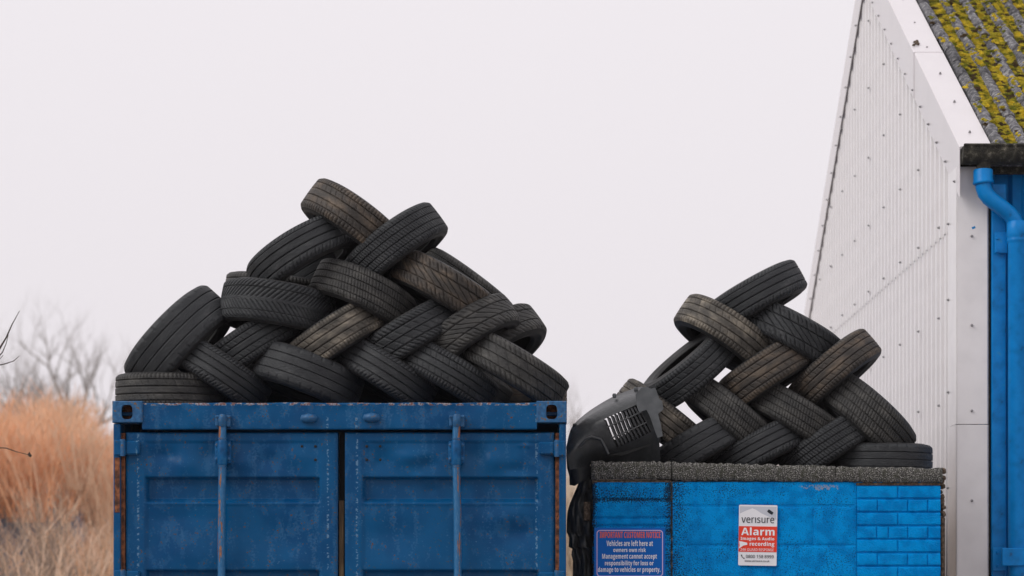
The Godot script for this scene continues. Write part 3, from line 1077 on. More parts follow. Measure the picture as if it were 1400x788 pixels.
	for v in [323, 445, 562, 685, 800]:
		var p := px(1329, v, ZF)
		put.call(p + Vector3(0, 0, 0.003 if v > 570 else 0.0), fz)
	var chip := st_new()
	bbox(chip, px(1331.5, 311.5, ZF) + Vector3(0, 0, 0.001), Vector3(0.022, 0.014, 0.003), 0.001, Basis(Vector3(0, 0, 1), 0.4))
	obj("paint_chip", chip, M.bluechip, t)
	# a clump of fallen moss lying on the flashing by its joint
	st = st_new()
	for k in 7:
		var zz2 := 16.22 + rng.randf_range(-0.05, 0.05)
		bbox(st, Vector3(XG + 0.035 + rng.randf_range(-0.018, 0.018), fold.call(zz2) + 0.012, -zz2), Vector3(0.02, 0.014, 0.03), 0.006, Basis(Vector3(0.3, 0.8, 0.5).normalized(), rng.randf() * 3.0))
	obj("moss_clump", st, M.mortar, t)
	# ---- roof: deck, tiles, moss
	var roof := Node3D.new()
	roof.name = "roof"
	t.add_child(roof)
	for s in 2:
		st = st_new()
		var L := (ZA - 14.33) / cos(atan(PITCH))
		var b := Basis(Vector3(1, 0, 0), atan(PITCH) * (1 if s == 0 else -1))
		var mid := (14.33 + ZA) / 2 if s == 0 else 2 * ZA - (14.33 + ZA) / 2
		bbox(st, Vector3(6.03, 4.115 + PITCH * (ZA - 14.3) / 2, -mid), Vector3(6.95, 0.06, L), 0.004, b)
		obj("roof_deck", st, M.tile[0], roof)
	var tiles := [tile_mesh(0), tile_mesh(1), tile_mesh(2)]
	var ang := atan(PITCH)
	var along := Vector3(0, sin(ang), -cos(ang))
	var nrm := Vector3(0, cos(ang), sin(ang))
	var rows := 16
	var tr := RandomNumberGenerator.new()
	tr.seed = 99
	var extra := []
	for c in 40:
		for r in rows:
			var X := 2.615 + c * 0.148
			var p := Vector3(X, 4.165, -14.265) + along * (r * 0.30) + nrm * tr.randf_range(-0.004, 0.006)
			var b := Basis(Vector3(1, 0, 0), ang + 0.02) * Basis(Vector3(0, 1, 0), tr.randf_range(-0.02, 0.02))
			var T := Transform3D(b, p + Vector3(tr.randf_range(-0.006, 0.006), 0, 0))
			if c < 17:
				var o := obj("roof_tile", tiles[tr.randi() % 3], M.tile[tr.randi() % 3], roof)
				o.transform = T
			else:
				extra.append(T)
	var mm := MultiMesh.new()
	mm.transform_format = MultiMesh.TRANSFORM_3D
	mm.mesh = tiles[0]
	mm.instance_count = extra.size()
	for i in extra.size(): mm.set_instance_transform(i, extra[i])
	var mmi := MultiMeshInstance3D.new()
	mmi.name = "roof_tiling"
	mmi.multimesh = mm
	mmi.material_override = M.tile[1]
	mmi.set_meta("kind", "stuff")
	roof.add_child(mmi)
	moss(roof, along, nrm)
	# ridge capping
	st = st_new()
	tube(st, [Vector3(XG + 0.05, 4.22 + PITCH * (ZA - 14.3) - 0.01, -ZA), Vector3(9.5, 4.22 + PITCH * (ZA - 14.3) - 0.01, -ZA)], [0.09, 0.09], 14)
	obj("ridge_cap", st, M.tile[1], roof)
	# ---- gutter: open trough with an end plate
	st = st_new()
	var gx0 := XG + 0.012
	var prof := []
	for k in 13:
		var a := PI + PI * k / 12.0
		prof.append(Vector2(cos(a) * 0.085, sin(a) * 0.10))
	for k in 12:
		var a := Vector3(gx0, 4.195 + prof[k].y, -14.27 - prof[k].x)
		var b := Vector3(gx0, 4.195 + prof[k + 1].y, -14.27 - prof[k + 1].x)
		var L := Vector3(7.0, 0, 0)
		quad(st, a, a + L, b + L, b)
		var a2 := Vector3(gx0, 4.195 + prof[k].y * 0.88, -14.27 - prof[k].x * 0.86)
		var b2 := Vector3(gx0, 4.195 + prof[k + 1].y * 0.88, -14.27 - prof[k + 1].x * 0.86)
		quad(st, a2, b2, b2 + L, a2 + L)
		quad(st, a, b, Vector3(gx0, 4.195, -14.27), Vector3(gx0, 4.195, -14.27))
	bbox(st, Vector3(gx0 + 3.5, 4.198, -14.27 + 0.082), Vector3(7.0, 0.016, 0.018), 0.004)
	obj("gutter", st, M.gutter, t)
	for gx in [2.80, 3.9, 5.0]:
		st = st_new()
		bbox(st, Vector3(gx, 4.146, -14.19), Vector3(0.05, 0.115, 0.012), 0.003)
		obj("gutter_bracket", st, M.gutter, t)
	st = st_new()
	bbox(st, Vector3(6.0, 4.12, -14.40), Vector3(7.0, 0.12, 0.03), 0.004)
	obj("fascia_board", st, M.gutter, t)
	st = st_new()
	tube(st, [px(1345, 222, 14.27), px(1345, 236, 14.27)], [0.042, 0.040], 16)
	obj("gutter_outlet", st, M.gutter, t)
	# ---- downpipe with swan neck
	st = st_new()
	var zp := 14.27
	var pts := [px(1344.5, 246, zp), px(1345, 256, zp), px(1347.5, 264, zp), px(1353, 271, zp), px(1362, 278, zp + 0.01), px(1372, 285.5, zp + 0.015), px(1380, 292, zp + 0.02), px(1386, 299, zp + 0.02), px(1389.5, 308, zp + 0.02), px(1391, 318, zp + 0.02)]
	var rr := []
	for i in pts.size(): rr.append(0.0475)
	tube(st, pts, rr, 20)
	var dp := obj("swan_neck", st, M.pipe, t)
	st = st_new()
	tube(st, [px(1344.5, 232, zp), px(1344.5, 234, zp), px(1344.5, 247, zp), px(1344.7, 248, zp), px(1344.7, 251, zp), px(1344.8, 252, zp)], [0.054, 0.058, 0.058, 0.062, 0.062, 0.055], 20)
	obj("socket", st, M.pipe, dp)
	st = st_new()
	var zq := zp + 0.02
	var foot := px(1391.5, 794, zq)
	foot.y = 0.02
	tube(st, [px(1391, 303, zq), px(1391, 304.5, zq), px(1391, 324, zq), px(1391, 326, zq), px(1391, 327.5, zq), px(1391.2, 330, zq), px(1391.2, 332, zq), px(1391.3, 334, zq), foot], [0.056, 0.062, 0.062, 0.058, 0.062, 0.062, 0.058, 0.0555, 0.0555], 24)
	obj("downpipe", st, M.pipe, t)
	for v in [332.0, 762.0]:
		st = st_new()
		if v < 500: bbox(st, px(1369, v, zq + 0.055), Vector3(0.075, 0.125, 0.012), 0.003)
		else:
			bbox(st, px(1367, v + 3, zq + 0.055), Vector3(0.085, 0.14, 0.012), 0.003)
			var pc := st_new()
			bbox(pc, px(1391, v, zq - 0.058), Vector3(0.18, 0.105, 0.02), 0.004)
			obj("pipe_clamp", pc, M.pipe, t)
		var br := obj("pipe_bracket", st, M.pipe, t)
		for k in [-1, 1]:
			var bt := st_new()
			var c := px(1364, v + 3 + k * 9, zq + 0.055 - 0.006)
			tube(bt, [c, c + Vector3(0, 0, 0.008)], [0.009, 0.007], 8)
			obj("bolt", bt, M.pipe, br)

# one roof tile: a half-round roll beside a narrow pan; lower end at the origin, length towards -z
func tile_mesh(variant: int) -> ArrayMesh:
	var r := RandomNumberGenerator.new()
	r.seed = 500 + variant
	var st := SurfaceTool.new()
	st.begin(Mesh.PRIMITIVE_TRIANGLES)
	st.set_smooth_group(0)
	var sec := []
	for k in 9:
		var a := PI - PI * k / 8.0
		sec.append(Vector2(0.040 + cos(a) * 0.038, sin(a) * 0.044))
	sec.append(Vector2(0.10, 0.0)); sec.append(Vector2(0.152, 0.004))
	var zs := [0.0, 0.012, 0.12, 0.24, 0.36]
	var ring := []
	for i in zs.size():
		var rowp := []
		for p in sec:
			var k := 1.0 + (0.12 if i == 1 else 0.0) + r.randf_range(-0.08, 0.10)
			var lift: float = 0.016 - 0.020 * zs[i] / 0.36
			var y: float = p.y * k + lift + (-0.012 if i == 0 else 0.0)
			rowp.append(Vector3(p.x, y, -zs[i]))
		ring.append(rowp)
	for i in zs.size() - 1:
		for k in sec.size() - 1:
			quad(st, ring[i][k], ring[i + 1][k], ring[i + 1][k + 1], ring[i][k + 1])
	st.set_smooth_group(-1)
	for k in sec.size() - 1:
		var a: Vector3 = ring[0][k]
		var b: Vector3 = ring[0][k + 1]
		quad(st, a, b, b + Vector3(0, -0.014, -0.002), a + Vector3(0, -0.014, -0.002))
	return commit(st)

func moss(parent: Node, along: Vector3, nrm: Vector3) -> void:
	var r := RandomNumberGenerator.new()
	r.seed = 321
	var meshes := []
	for v in 3:
		var st := st_new()
		st.set_color(Color.WHITE)
		# a small mound thick with upright shoots
		for k in 150:
			var a := r.randf() * TAU
			var d := sqrt(r.randf()) * 0.5
			var h := 0.42 * (1.0 - d * d * 3.2) + r.randf_range(-0.05, 0.10)
			var base := Vector3(cos(a) * d, h - 0.14, sin(a) * d)
			var dir := Vector3(cos(a) * d * 1.4 + r.randf_range(-0.4, 0.4), 0.8, sin(a) * d * 1.4 + r.randf_range(-0.4, 0.4)).normalized()
			var side := dir.cross(Vector3(r.randf_range(-1, 1), 0.1, r.randf_range(-1, 1))).normalized() * r.randf_range(0.045, 0.085)
			var tip := base + dir * r.randf_range(0.12, 0.24)
			st.set_color(Color.WHITE)
			tri(st, base - side, tip, base + side)
			var side2 := side.cross(dir)
			tri(st, base - side2, tip + side * 0.3, base + side2)
		# body of the mound
		for k in 10:
			for j in 3:
				var q := []
				for w in [[k, j], [k + 1, j], [k + 1, j + 1], [k, j + 1]]:
					var a: float = TAU * w[0] / 10.0
					var d: float = w[1] / 3.0 * 0.5
					q.append(Vector3(cos(a) * d, 0.36 * (1.0 - d * d * 4.0) - 0.06 + 0.03 * sin(a * 3 + v), sin(a) * d))
				st.set_color(Color.WHITE)
				quad(st, q[0], q[1], q[2], q[3])
		meshes.append(commit(st))
	var cover := noise(77, 2.2, 3)
	var tone := noise(78, 5.0, 3)
	var xf := [[], [], []]
	for c in 40:
		for k in 2600:
			if c > 20 and k % 4: continue
			var s := r.randf_range(-0.02, 4.9)
			var off := 0.074 + 0.088 * r.randf()
			if r.randf() < 0.10: off = r.randf_range(0.0, 0.09)
			var X := 2.615 + c * 0.148 + off
			var on_roll := off < 0.08
			var cv := cover.get_noise_2d(X * 1.4, s)
			if cv < -0.55: continue
			if on_roll and cv < 0.05: continue
			var p := Vector3(X, 4.165, -14.265) + along * s + nrm * (0.012 + (0.04 if on_roll else 0.0))
			var sz := r.randf_range(0.022, 0.055) * (0.7 if on_roll else 1.0)
			var b := Basis(Vector3(1, 0, 0), atan(PITCH)) * Basis(Vector3(0, 1, 0), r.randf() * TAU)
			b = b.scaled_local(Vector3(sz, sz * r.randf_range(0.55, 1.0), sz))
			var tn := tone.get_noise_2d(X * 2, s) + r.randf_range(-0.25, 0.25)
			var col := Color(0.56, 0.48, 0.05)
			if tn > 0.16: col = Color(0.74, 0.60, 0.06)
			elif tn < -0.30: col = Color(0.13, 0.085, 0.04)
			elif tn < -0.14: col = Color(0.27, 0.28, 0.03)
			col = col * r.randf_range(0.8, 1.15)
			xf[r.randi() % 3].append([Transform3D(b, p), col])
	for v in 3:
		var mm := MultiMesh.new()
		mm.transform_format = MultiMesh.TRANSFORM_3D
		mm.use_colors = true
		mm.mesh = meshes[v]
		mm.instance_count = xf[v].size()
		for i in xf[v].size():
			mm.set_instance_transform(i, xf[v][i][0])
			mm.set_instance_color(i, xf[v][i][1])
		var o := MultiMeshInstance3D.new()
		o.name = "moss"
		o.multimesh = mm
		o.material_override = M.moss
		o.set_meta("kind", "stuff")
		parent.add_child(o, true)


# =====================================================================================================
# tyres
# =====================================================================================================
# what is cut into the tread: grooves round the tyre [centre, half width, depth], pitches per turn, and two sets of cross slots
const GROOVES := [
	[[-0.63, 0.036, 0.009], [-0.22, 0.040, 0.010], [0.22, 0.040, 0.010], [0.63, 0.036, 0.009]],
	[[-0.52, 0.046, 0.010], [0.0, 0.042, 0.010], [0.52, 0.046, 0.010]],
	[[-0.58, 0.026, 0.006], [0.58, 0.026, 0.006]],
	[[-0.38, 0.042, 0.010], [0.38, 0.042, 0.010]],
	[[-0.46, 0.034, 0.008], [0.02, 0.034, 0.008], [0.48, 0.034, 0.008]],
	[[-0.66, 0.034, 0.009], [-0.25, 0.040, 0.010], [0.18, 0.040, 0.010], [0.60, 0.034, 0.009]],
	[[-0.55, 0.050, 0.010], [-0.10, 0.040, 0.010], [0.36, 0.050, 0.010], [0.72, 0.016, 0.005]],
]
const PITCHES := [42, 33, 36, 31, 30, 50, 38]
func slot_depth(kind: int, t: float, second: bool) -> float:
	var at := absf(t)
	match kind:
		0: return 0.0055 if at > 0.68 else (0.0025 if at > 0.27 and at < 0.57 and not second else 0.0)
		1: return 0.0055 if at > 0.58 else (0.0028 if at > 0.06 and not second else 0.0)
		2: return 0.0075 if at > 0.07 and at < 0.96 else 0.0
		3: return (0.0085 if at < 0.86 else 0.0) if not second else (0.0055 if at > 0.62 else 0.0)
		4: return 0.0035 if at > 0.74 and not second else 0.0
		5: return 0.0065 if at > 0.7 and not second else (0.0042 if at < 0.64 else 0.002)
		6: return 0.005 if at > 0.78 else (0.0035 if t < -0.58 and not second else 0.0)
	return 0.0
func slot_shear(kind: int, t: float) -> float:      # metres round the tyre
	var x := t * 0.085
	match kind:
		0: return x * 0.5 if absf(t) < 0.65 else signf(t) * 0.65 * 0.0425
		1: return x * 0.95
		2: return -absf(x) * 1.2
		3: return x * 1.5 + 0.014 * sin(t * 5.0)
		5: return x * 0.4
		6: return -x * 0.6
	return 0.0

func tyre_parts(kind: int, R: float, W: float, rb: float) -> Array:
	var hw := W * 0.455
	# rows across the tread: crisp groove edges, even steps between
	var ts := [-1.0, -0.985, -0.95, -0.90, -0.85, -0.80, 0.80, 0.85, 0.90, 0.95, 0.985, 1.0]
	var gr: Array = GROOVES[kind]
	for g in gr:
		for k in [-1.0, -0.86, -0.55, 0.55, 0.86, 1.0]: ts.append(g[0] + g[1] * k)
	for k in 27:
		var t := -0.78 + 0.06 * k
		var free := true
		for g in gr:
			if absf(t - g[0]) < g[1] * 1.15: free = false
		if free: ts.append(t)
	ts.sort()
	# columns round the tyre: two slots to a pitch
	var ph := [0.0, 0.035, 0.135, 0.17, 0.34, 0.5, 0.535, 0.635, 0.67, 0.84]
	var flag := [0, 1, 1, 0, 0, 0, 2, 2, 0, 0]
	var P: int = PITCHES[kind]
	var vr := RandomNumberGenerator.new()
	vr.seed = kind * 31 + 5
	var th := []
	var fl := []
	var a0 := 0.0
	var steps := []
	var total := 0.0
	for p in P:
		var w: float = [0.88, 1.0, 1.12][vr.randi() % 3]
		steps.append(w); total += w
	for p in P:
		for k in ph.size():
			th.append((a0 + ph[k] * steps[p]) / total * TAU); fl.append(flag[k])
		a0 += steps[p]
	th.append(TAU); fl.append(0)
	var N := th.size()
	var st := SurfaceTool.new()
	st.begin(Mesh.PRIMITIVE_TRIANGLES)
	st.set_smooth_group(0)
	for t: float in ts:
		var at := absf(t)
		var prof: float = R - 0.004 * t * t - 0.015 * smoothstep(0.82, 1.05, at)
		var cut := 0.0
		for g in gr:
			var d: float = absf(t - g[0]) / g[1]
			if d < 0.99: cut = max(cut, g[2] * (1.0 if d < 0.6 else (0.85 if d < 0.9 else 0.0)))
		var sA := slot_depth(kind, t, false)
		var sB := slot_depth(kind, t, true)
		var sh := slot_shear(kind, t) / R
		for i in N:
			var d := cut
			if fl[i] == 1: d = max(d, sA)
			elif fl[i] == 2: d = max(d, sB)
			if at > 0.985: d *= 0.3
			var a: float = th[i] + sh
			var r := prof - d
			st.set_uv(Vector2(th[i] * R * 0.5, t * hw + 0.2))
			st.add_vertex(Vector3(cos(a) * r, t * hw, sin(a) * r))
	for j in ts.size() - 1:
		for i in N - 1:
			var q := j * N + i
			for k in [q, q + N, q + N + 1, q, q + N + 1, q + 1]: st.add_index(k)
	st.generate_normals()
	st.generate_tangents()
	var tread := st.commit()
	# sidewalls
	var Re := R - 0.004 - 0.015 * smoothstep(0.82, 1.05, 1.0)
	var sp := [[Re, hw], [Re - 0.010, hw + 0.0035], [Re - 0.016, hw + 0.0025], [lerpf(Re, rb, 0.30), W * 0.492], [lerpf(Re, rb, 0.34), W * 0.500], [lerpf(Re, rb, 0.46), W * 0.5], [lerpf(Re, rb, 0.50), W * 0.492], [lerpf(Re, rb, 0.66), W * 0.470], [lerpf(Re, rb, 0.80), W * 0.435], [lerpf(Re, rb, 0.84), W * 0.440], [lerpf(Re, rb, 0.90), W * 0.410], [rb + 0.006, W * 0.385], [rb, W * 0.365], [rb - 0.001, W * 0.33], [rb + 0.010, W * 0.315]]
	var sides := []
	for sg in [-1.0, 1.0]:
		sides.append(lathe(sp, 96, sg))
	var lp := [[rb + 0.010, W * 0.315], [lerpf(Re, rb, 0.6), W * 0.40], [lerpf(Re, rb, 0.3), W * 0.44], [Re - 0.022, W * 0.38], [Re - 0.018, 0.0], [Re - 0.022, -W * 0.38], [lerpf(Re, rb, 0.3), -W * 0.44], [lerpf(Re, rb, 0.6), -W * 0.40], [rb + 0.010, -W * 0.315]]
	return [tread, sides[0], sides[1], lathe(lp, 96, 1.0)]

func lathe(pr: Array, n: int, sg: float) -> ArrayMesh:
	var st := SurfaceTool.new()
	st.begin(Mesh.PRIMITIVE_TRIANGLES)
	st.set_smooth_group(0)
	for p in pr:
		for i in n + 1:
			var a := TAU * i / n
			st.add_vertex(Vector3(cos(a) * p[0], p[1] * sg, sin(a) * p[0]))
	for j in pr.size() - 1:
		for i in n:
			var q := j * (n + 1) + i
			var f := [q, q + n + 2, q + n + 1, q, q + 1, q + n + 2] if sg > 0 else [q, q + n + 1, q + n + 2, q, q + n + 2, q + 1]
			for k in f: st.add_index(k)
	return commit(st)

var tyre_cache := {}
# u, v: where the middle of the tread nearest the camera lies in the photograph; a: lean in the picture; p: turn towards the camera;
# R, W: outer radius and section width; zc: distance of the tyre's centre
func tyre(u: float, v: float, a: float, p: float, R: float, W: float, zc: float, kind: int, tone: int, label: String, group: String) -> void:
	var key := "%d_%.3f_%.3f" % [kind, R, W]
	if not tyre_cache.has(key):
		tyre_cache[key] = tyre_parts(kind, R, W, R - 0.108 if R < 0.318 else R - 0.115)
	var parts: Array = tyre_cache[key]
	var e := atan((CY - v) / F)
	var az := atan((u - CX) / F)
	var turn := Basis(Vector3.UP, -az)
	var f := turn * Vector3(0, -sin(e), cos(e))
	var U := turn * Vector3(0, cos(e), sin(e))
	var Rt := turn * Vector3(1, 0, 0)
	var ar := deg_to_rad(a)
	var pr := deg_to_rad(p)
	var L := Rt * cos(ar) + U * sin(ar)
	var Nn := -Rt * sin(ar) + U * cos(ar)
	var n := Nn * cos(pr) + f * sin(pr)
	var q := f * cos(pr) - Nn * sin(pr)
	var C := px(u, v, zc - R * cos(pr)) - q * R
	var b := Basis(L, n, L.cross(n))
	b = Basis(n, rng.randf() * TAU) * b
	var t := thing("tyre", label, "tyre", Vector3.ZERO, group)
	# each tyre a little different in size, and sagged out of round under the load
	b = b.scaled_local(Vector3.ONE * rng.randf_range(0.968, 1.028))
	t.transform = Transform3D(b, C)
	obj("tread", parts[0], M.tread[tone], t)
	obj("sidewall", parts[1], M.sidewall, t)
	obj("sidewall", parts[2], M.sidewall, t)
	obj("inner_liner", parts[3], M.liner, t)

func left_pile() -> void:
	var g := "tyres laced on the container roof"
	var Z := 13.34
	var L := [
		# u, v, lean, turn, R, W, z, tread, tone, label
		[234, 533, 0, -3, 0.305, 0.20, Z + 0.02, 0, 1, "worn tyre lying flat on the container above its corner casting, beside the shrubs"],
		[236, 459, 47, -9, 0.325, 0.250, Z + 0.02, 4, 0, "wide smooth black tyre tilted steeply, leftmost of the pile on the container"],
		[304, 508, -33, -4, 0.300, 0.20, Z, 6, 0, "black tyre wedged between the flat tyre and the next in the bottom row"],
		[345, 464, 33, -6, 0.300, 0.20, Z + 0.06, 0, 0, "dark grooved tyre tucked under the chevron tread tyre"],
		[381, 412, -9, -9, 0.310, 0.235, Z, 2, 0, "tyre with deep chevron tread, nearly level in the pile on the container"],
		[422, 508, -21, -7, 0.310, 0.220, Z, 4, 0, "broad black tyre of the bottom row below the pale dusty one"],
		[456, 456, 33, -6, 0.300, 0.205, Z, 0, 3, "pale dusty brown tyre in the middle of the pile on the container"],
		[502, 393, -25, -12, 0.300, 0.215, Z, 5, 1, "grey tyre with fine blocks above the pale dusty one"],
		[562, 452, 31, -5, 0.295, 0.205, Z, 1, 0, "black tyre leaning in the middle of the pile under the patchy brown one"],
		[634, 446, 34, -12, 0.295, 0.205, Z, 3, 1, "tyre with bold curved grooves, open side showing, near the pile's outer edge"],
		[610, 389, -30, -6, 0.305, 0.205, Z, 3, 2, "patchy brown tyre on the slope below the two topmost tyres"],
		[531, 509, -32, -5, 0.300, 0.20, Z, 6, 0, "black tyre of the bottom row just before the door gap"],
		[614, 507, -30, -5, 0.300, 0.20, Z, 0, 0, "black bottom row tyre above the second locking bar"],
		[706, 501, -31, -5, 0.310, 0.205, Z, 1, 1, "grey tyre of the bottom row lying over the far corner casting"],
		[489, 297, -36, -9, 0.295, 0.21, Z, 0, 2, "brown dusty tyre, topmost on the container"],
		[534, 330, 37, -9, 0.295, 0.205, Z, 5, 0, "black block tread tyre just beside the topmost brown one"],
		[406, 335, 31, -13, 0.325, 0.215, Z, 6, 0, "large black tyre leaning under the topmost brown one"],
		# second row behind, seen in the gaps
		[637, 392, -36, -4, 0.300, 0.20, Z + 0.26, 5, 1, "grey tyre peeping out behind the patchy brown one"],
		[666, 458, 36, -17, 0.300, 0.20, Z + 0.30, 3, 1, "tyre with an open dark hollow jutting out behind the boldly grooved one"],
		[379, 398, -6, -4, 0.300, 0.20, Z + 0.30, 0, 1, "tyre hidden behind the chevron one, only its end showing"],
		[408, 385, 34, -8, 0.300, 0.20, Z + 0.42, 4, 0, "tyre behind the large leaning one, a sliver showing above the chevron tyre"],
		[587, 440, -30, -4, 0.300, 0.20, Z + 0.62, 4, 0, "tyre deep in the pile behind the fine block one"],
		[640, 519, -30, -5, 0.300, 0.20, Z + 0.24, 4, 1, "tyre end showing behind the bottom row over the second locking bar"],
		[704, 540, 0, -3, 0.300, 0.19, Z + 0.42, 4, 2, "flat tyre behind the bottom row, its end past the corner casting"],
		[300, 500, 28, -3, 0.300, 0.20, Z + 0.60, 4, 0, "tyre deep behind the flat one, a scrap showing beside the steep tyre"],
		[400, 480, 30, -3, 0.300, 0.20, Z + 0.62, 4, 0, "tyre deep behind the broad bottom row tyre"],
		[500, 480, 30, -3, 0.300, 0.20, Z + 0.64, 4, 0, "tyre in the dark behind the bottom row near the door gap"],
		[590, 490, 30, -3, 0.300, 0.20, Z + 0.66, 4, 0, "tyre in the dark behind the bottom row, deeper along the container"],
		[510, 400, 30, -3, 0.300, 0.20, Z + 0.66, 4, 0, "tyre in the dark under the black block tread one"],
		[500, 352, -30, -3, 0.300, 0.20, Z + 0.60, 4, 0, "tyre in the dark between the large leaning one and the black block tread one"],
		[330, 540, 0, -3, 0.300, 0.20, Z + 0.62, 4, 0, "flat tyre in the dark behind the bottom row over the first locking bar"],
		[470, 540, 0, -3, 0.300, 0.20, Z + 0.62, 4, 0, "flat tyre in the dark behind the bottom row over the door gap"],
		[612, 540, 0, -3, 0.300, 0.20, Z + 0.64, 4, 0, "flat tyre in the dark behind the bottom row over the second door"],
	]
	for q in L:
		tyre(q[0], q[1], q[2], q[3], q[4], q[5], q[6], q[7], q[8], q[9], g)

func right_pile() -> void:
	var g := "tyres laced on the brick store"
	var Z := 13.93
	var L := [
		[1204, 628, -1, -2, 0.300, 0.195, Z, 4, 0, "black tyre lying flat at the warehouse end of the brick store"],
		[1190, 563, -42, -8, 0.315, 0.235, Z, 5, 1, "wide tyre propped on the flat one beside the white gable"],
		[1135, 504, 40, -6, 0.305, 0.20, Z, 0, 2, "rusty brown tyre sticking out towards the white gable"],
		[1092, 566, -32, -5, 0.300, 0.20, Z, 5, 1, "grey tyre low in the middle of the smaller pile"],
		[1045, 506, 33, -5, 0.300, 0.210, Z, 0, 2, "brownish grey tyre in the middle of the smaller pile"],
		[1000, 448, -34, -12, 0.300, 0.20, Z, 0, 3, "pale dusty tyre with an open lower side, high on the smaller pile"],
		[1031, 402, 29, -5, 0.300, 0.200, Z, 6, 0, "black tyre, topmost of the smaller pile"],
		[1084, 450, -28, -6, 0.310, 0.205, Z, 3, 0, "black tyre with a patterned middle just below the topmost of the smaller pile"],
		[949, 513, 39, 8, 0.305, 0.20, Z, 0, 0, "black tyre turned up so its hollow shows, above the grille panel"],
		[1003, 567, -40, -5, 0.300, 0.20, Z, 5, 1, "grey block tread tyre leaning above the bottom row of the smaller pile"],
		[953, 607, 30, -5, 0.300, 0.20, Z, 4, 0, "black tyre of the bottom row beside the grille panel"],
		[1040, 610, 28, -5, 0.300, 0.20, Z, 6, 0, "black bottom row tyre above the alarm sign"],
		[1130, 607, 33, -5, 0.300, 0.20, Z, 5, 0, "black bottom row tyre above the brick pier joint"],
		[906, 572, -38, -3, 0.305, 0.20, Z + 0.06, 0, 3, "dusty ribbed tyre half hidden behind the grille panel"],
	]
	for q in L:
		tyre(q[0], q[1], q[2], q[3], q[4], q[5], q[6], q[7], q[8], q[9], g)


# =====================================================================================================
# broken bumper with a grille, and torn plastic hanging beside the wall
# =====================================================================================================
func bpx(x: float, y: float, z: float) -> Vector3:   # from the enlarged crop (770,490), 5.256 times
	return px(770 + x / 5.256, 490 + y / 5.256, z)

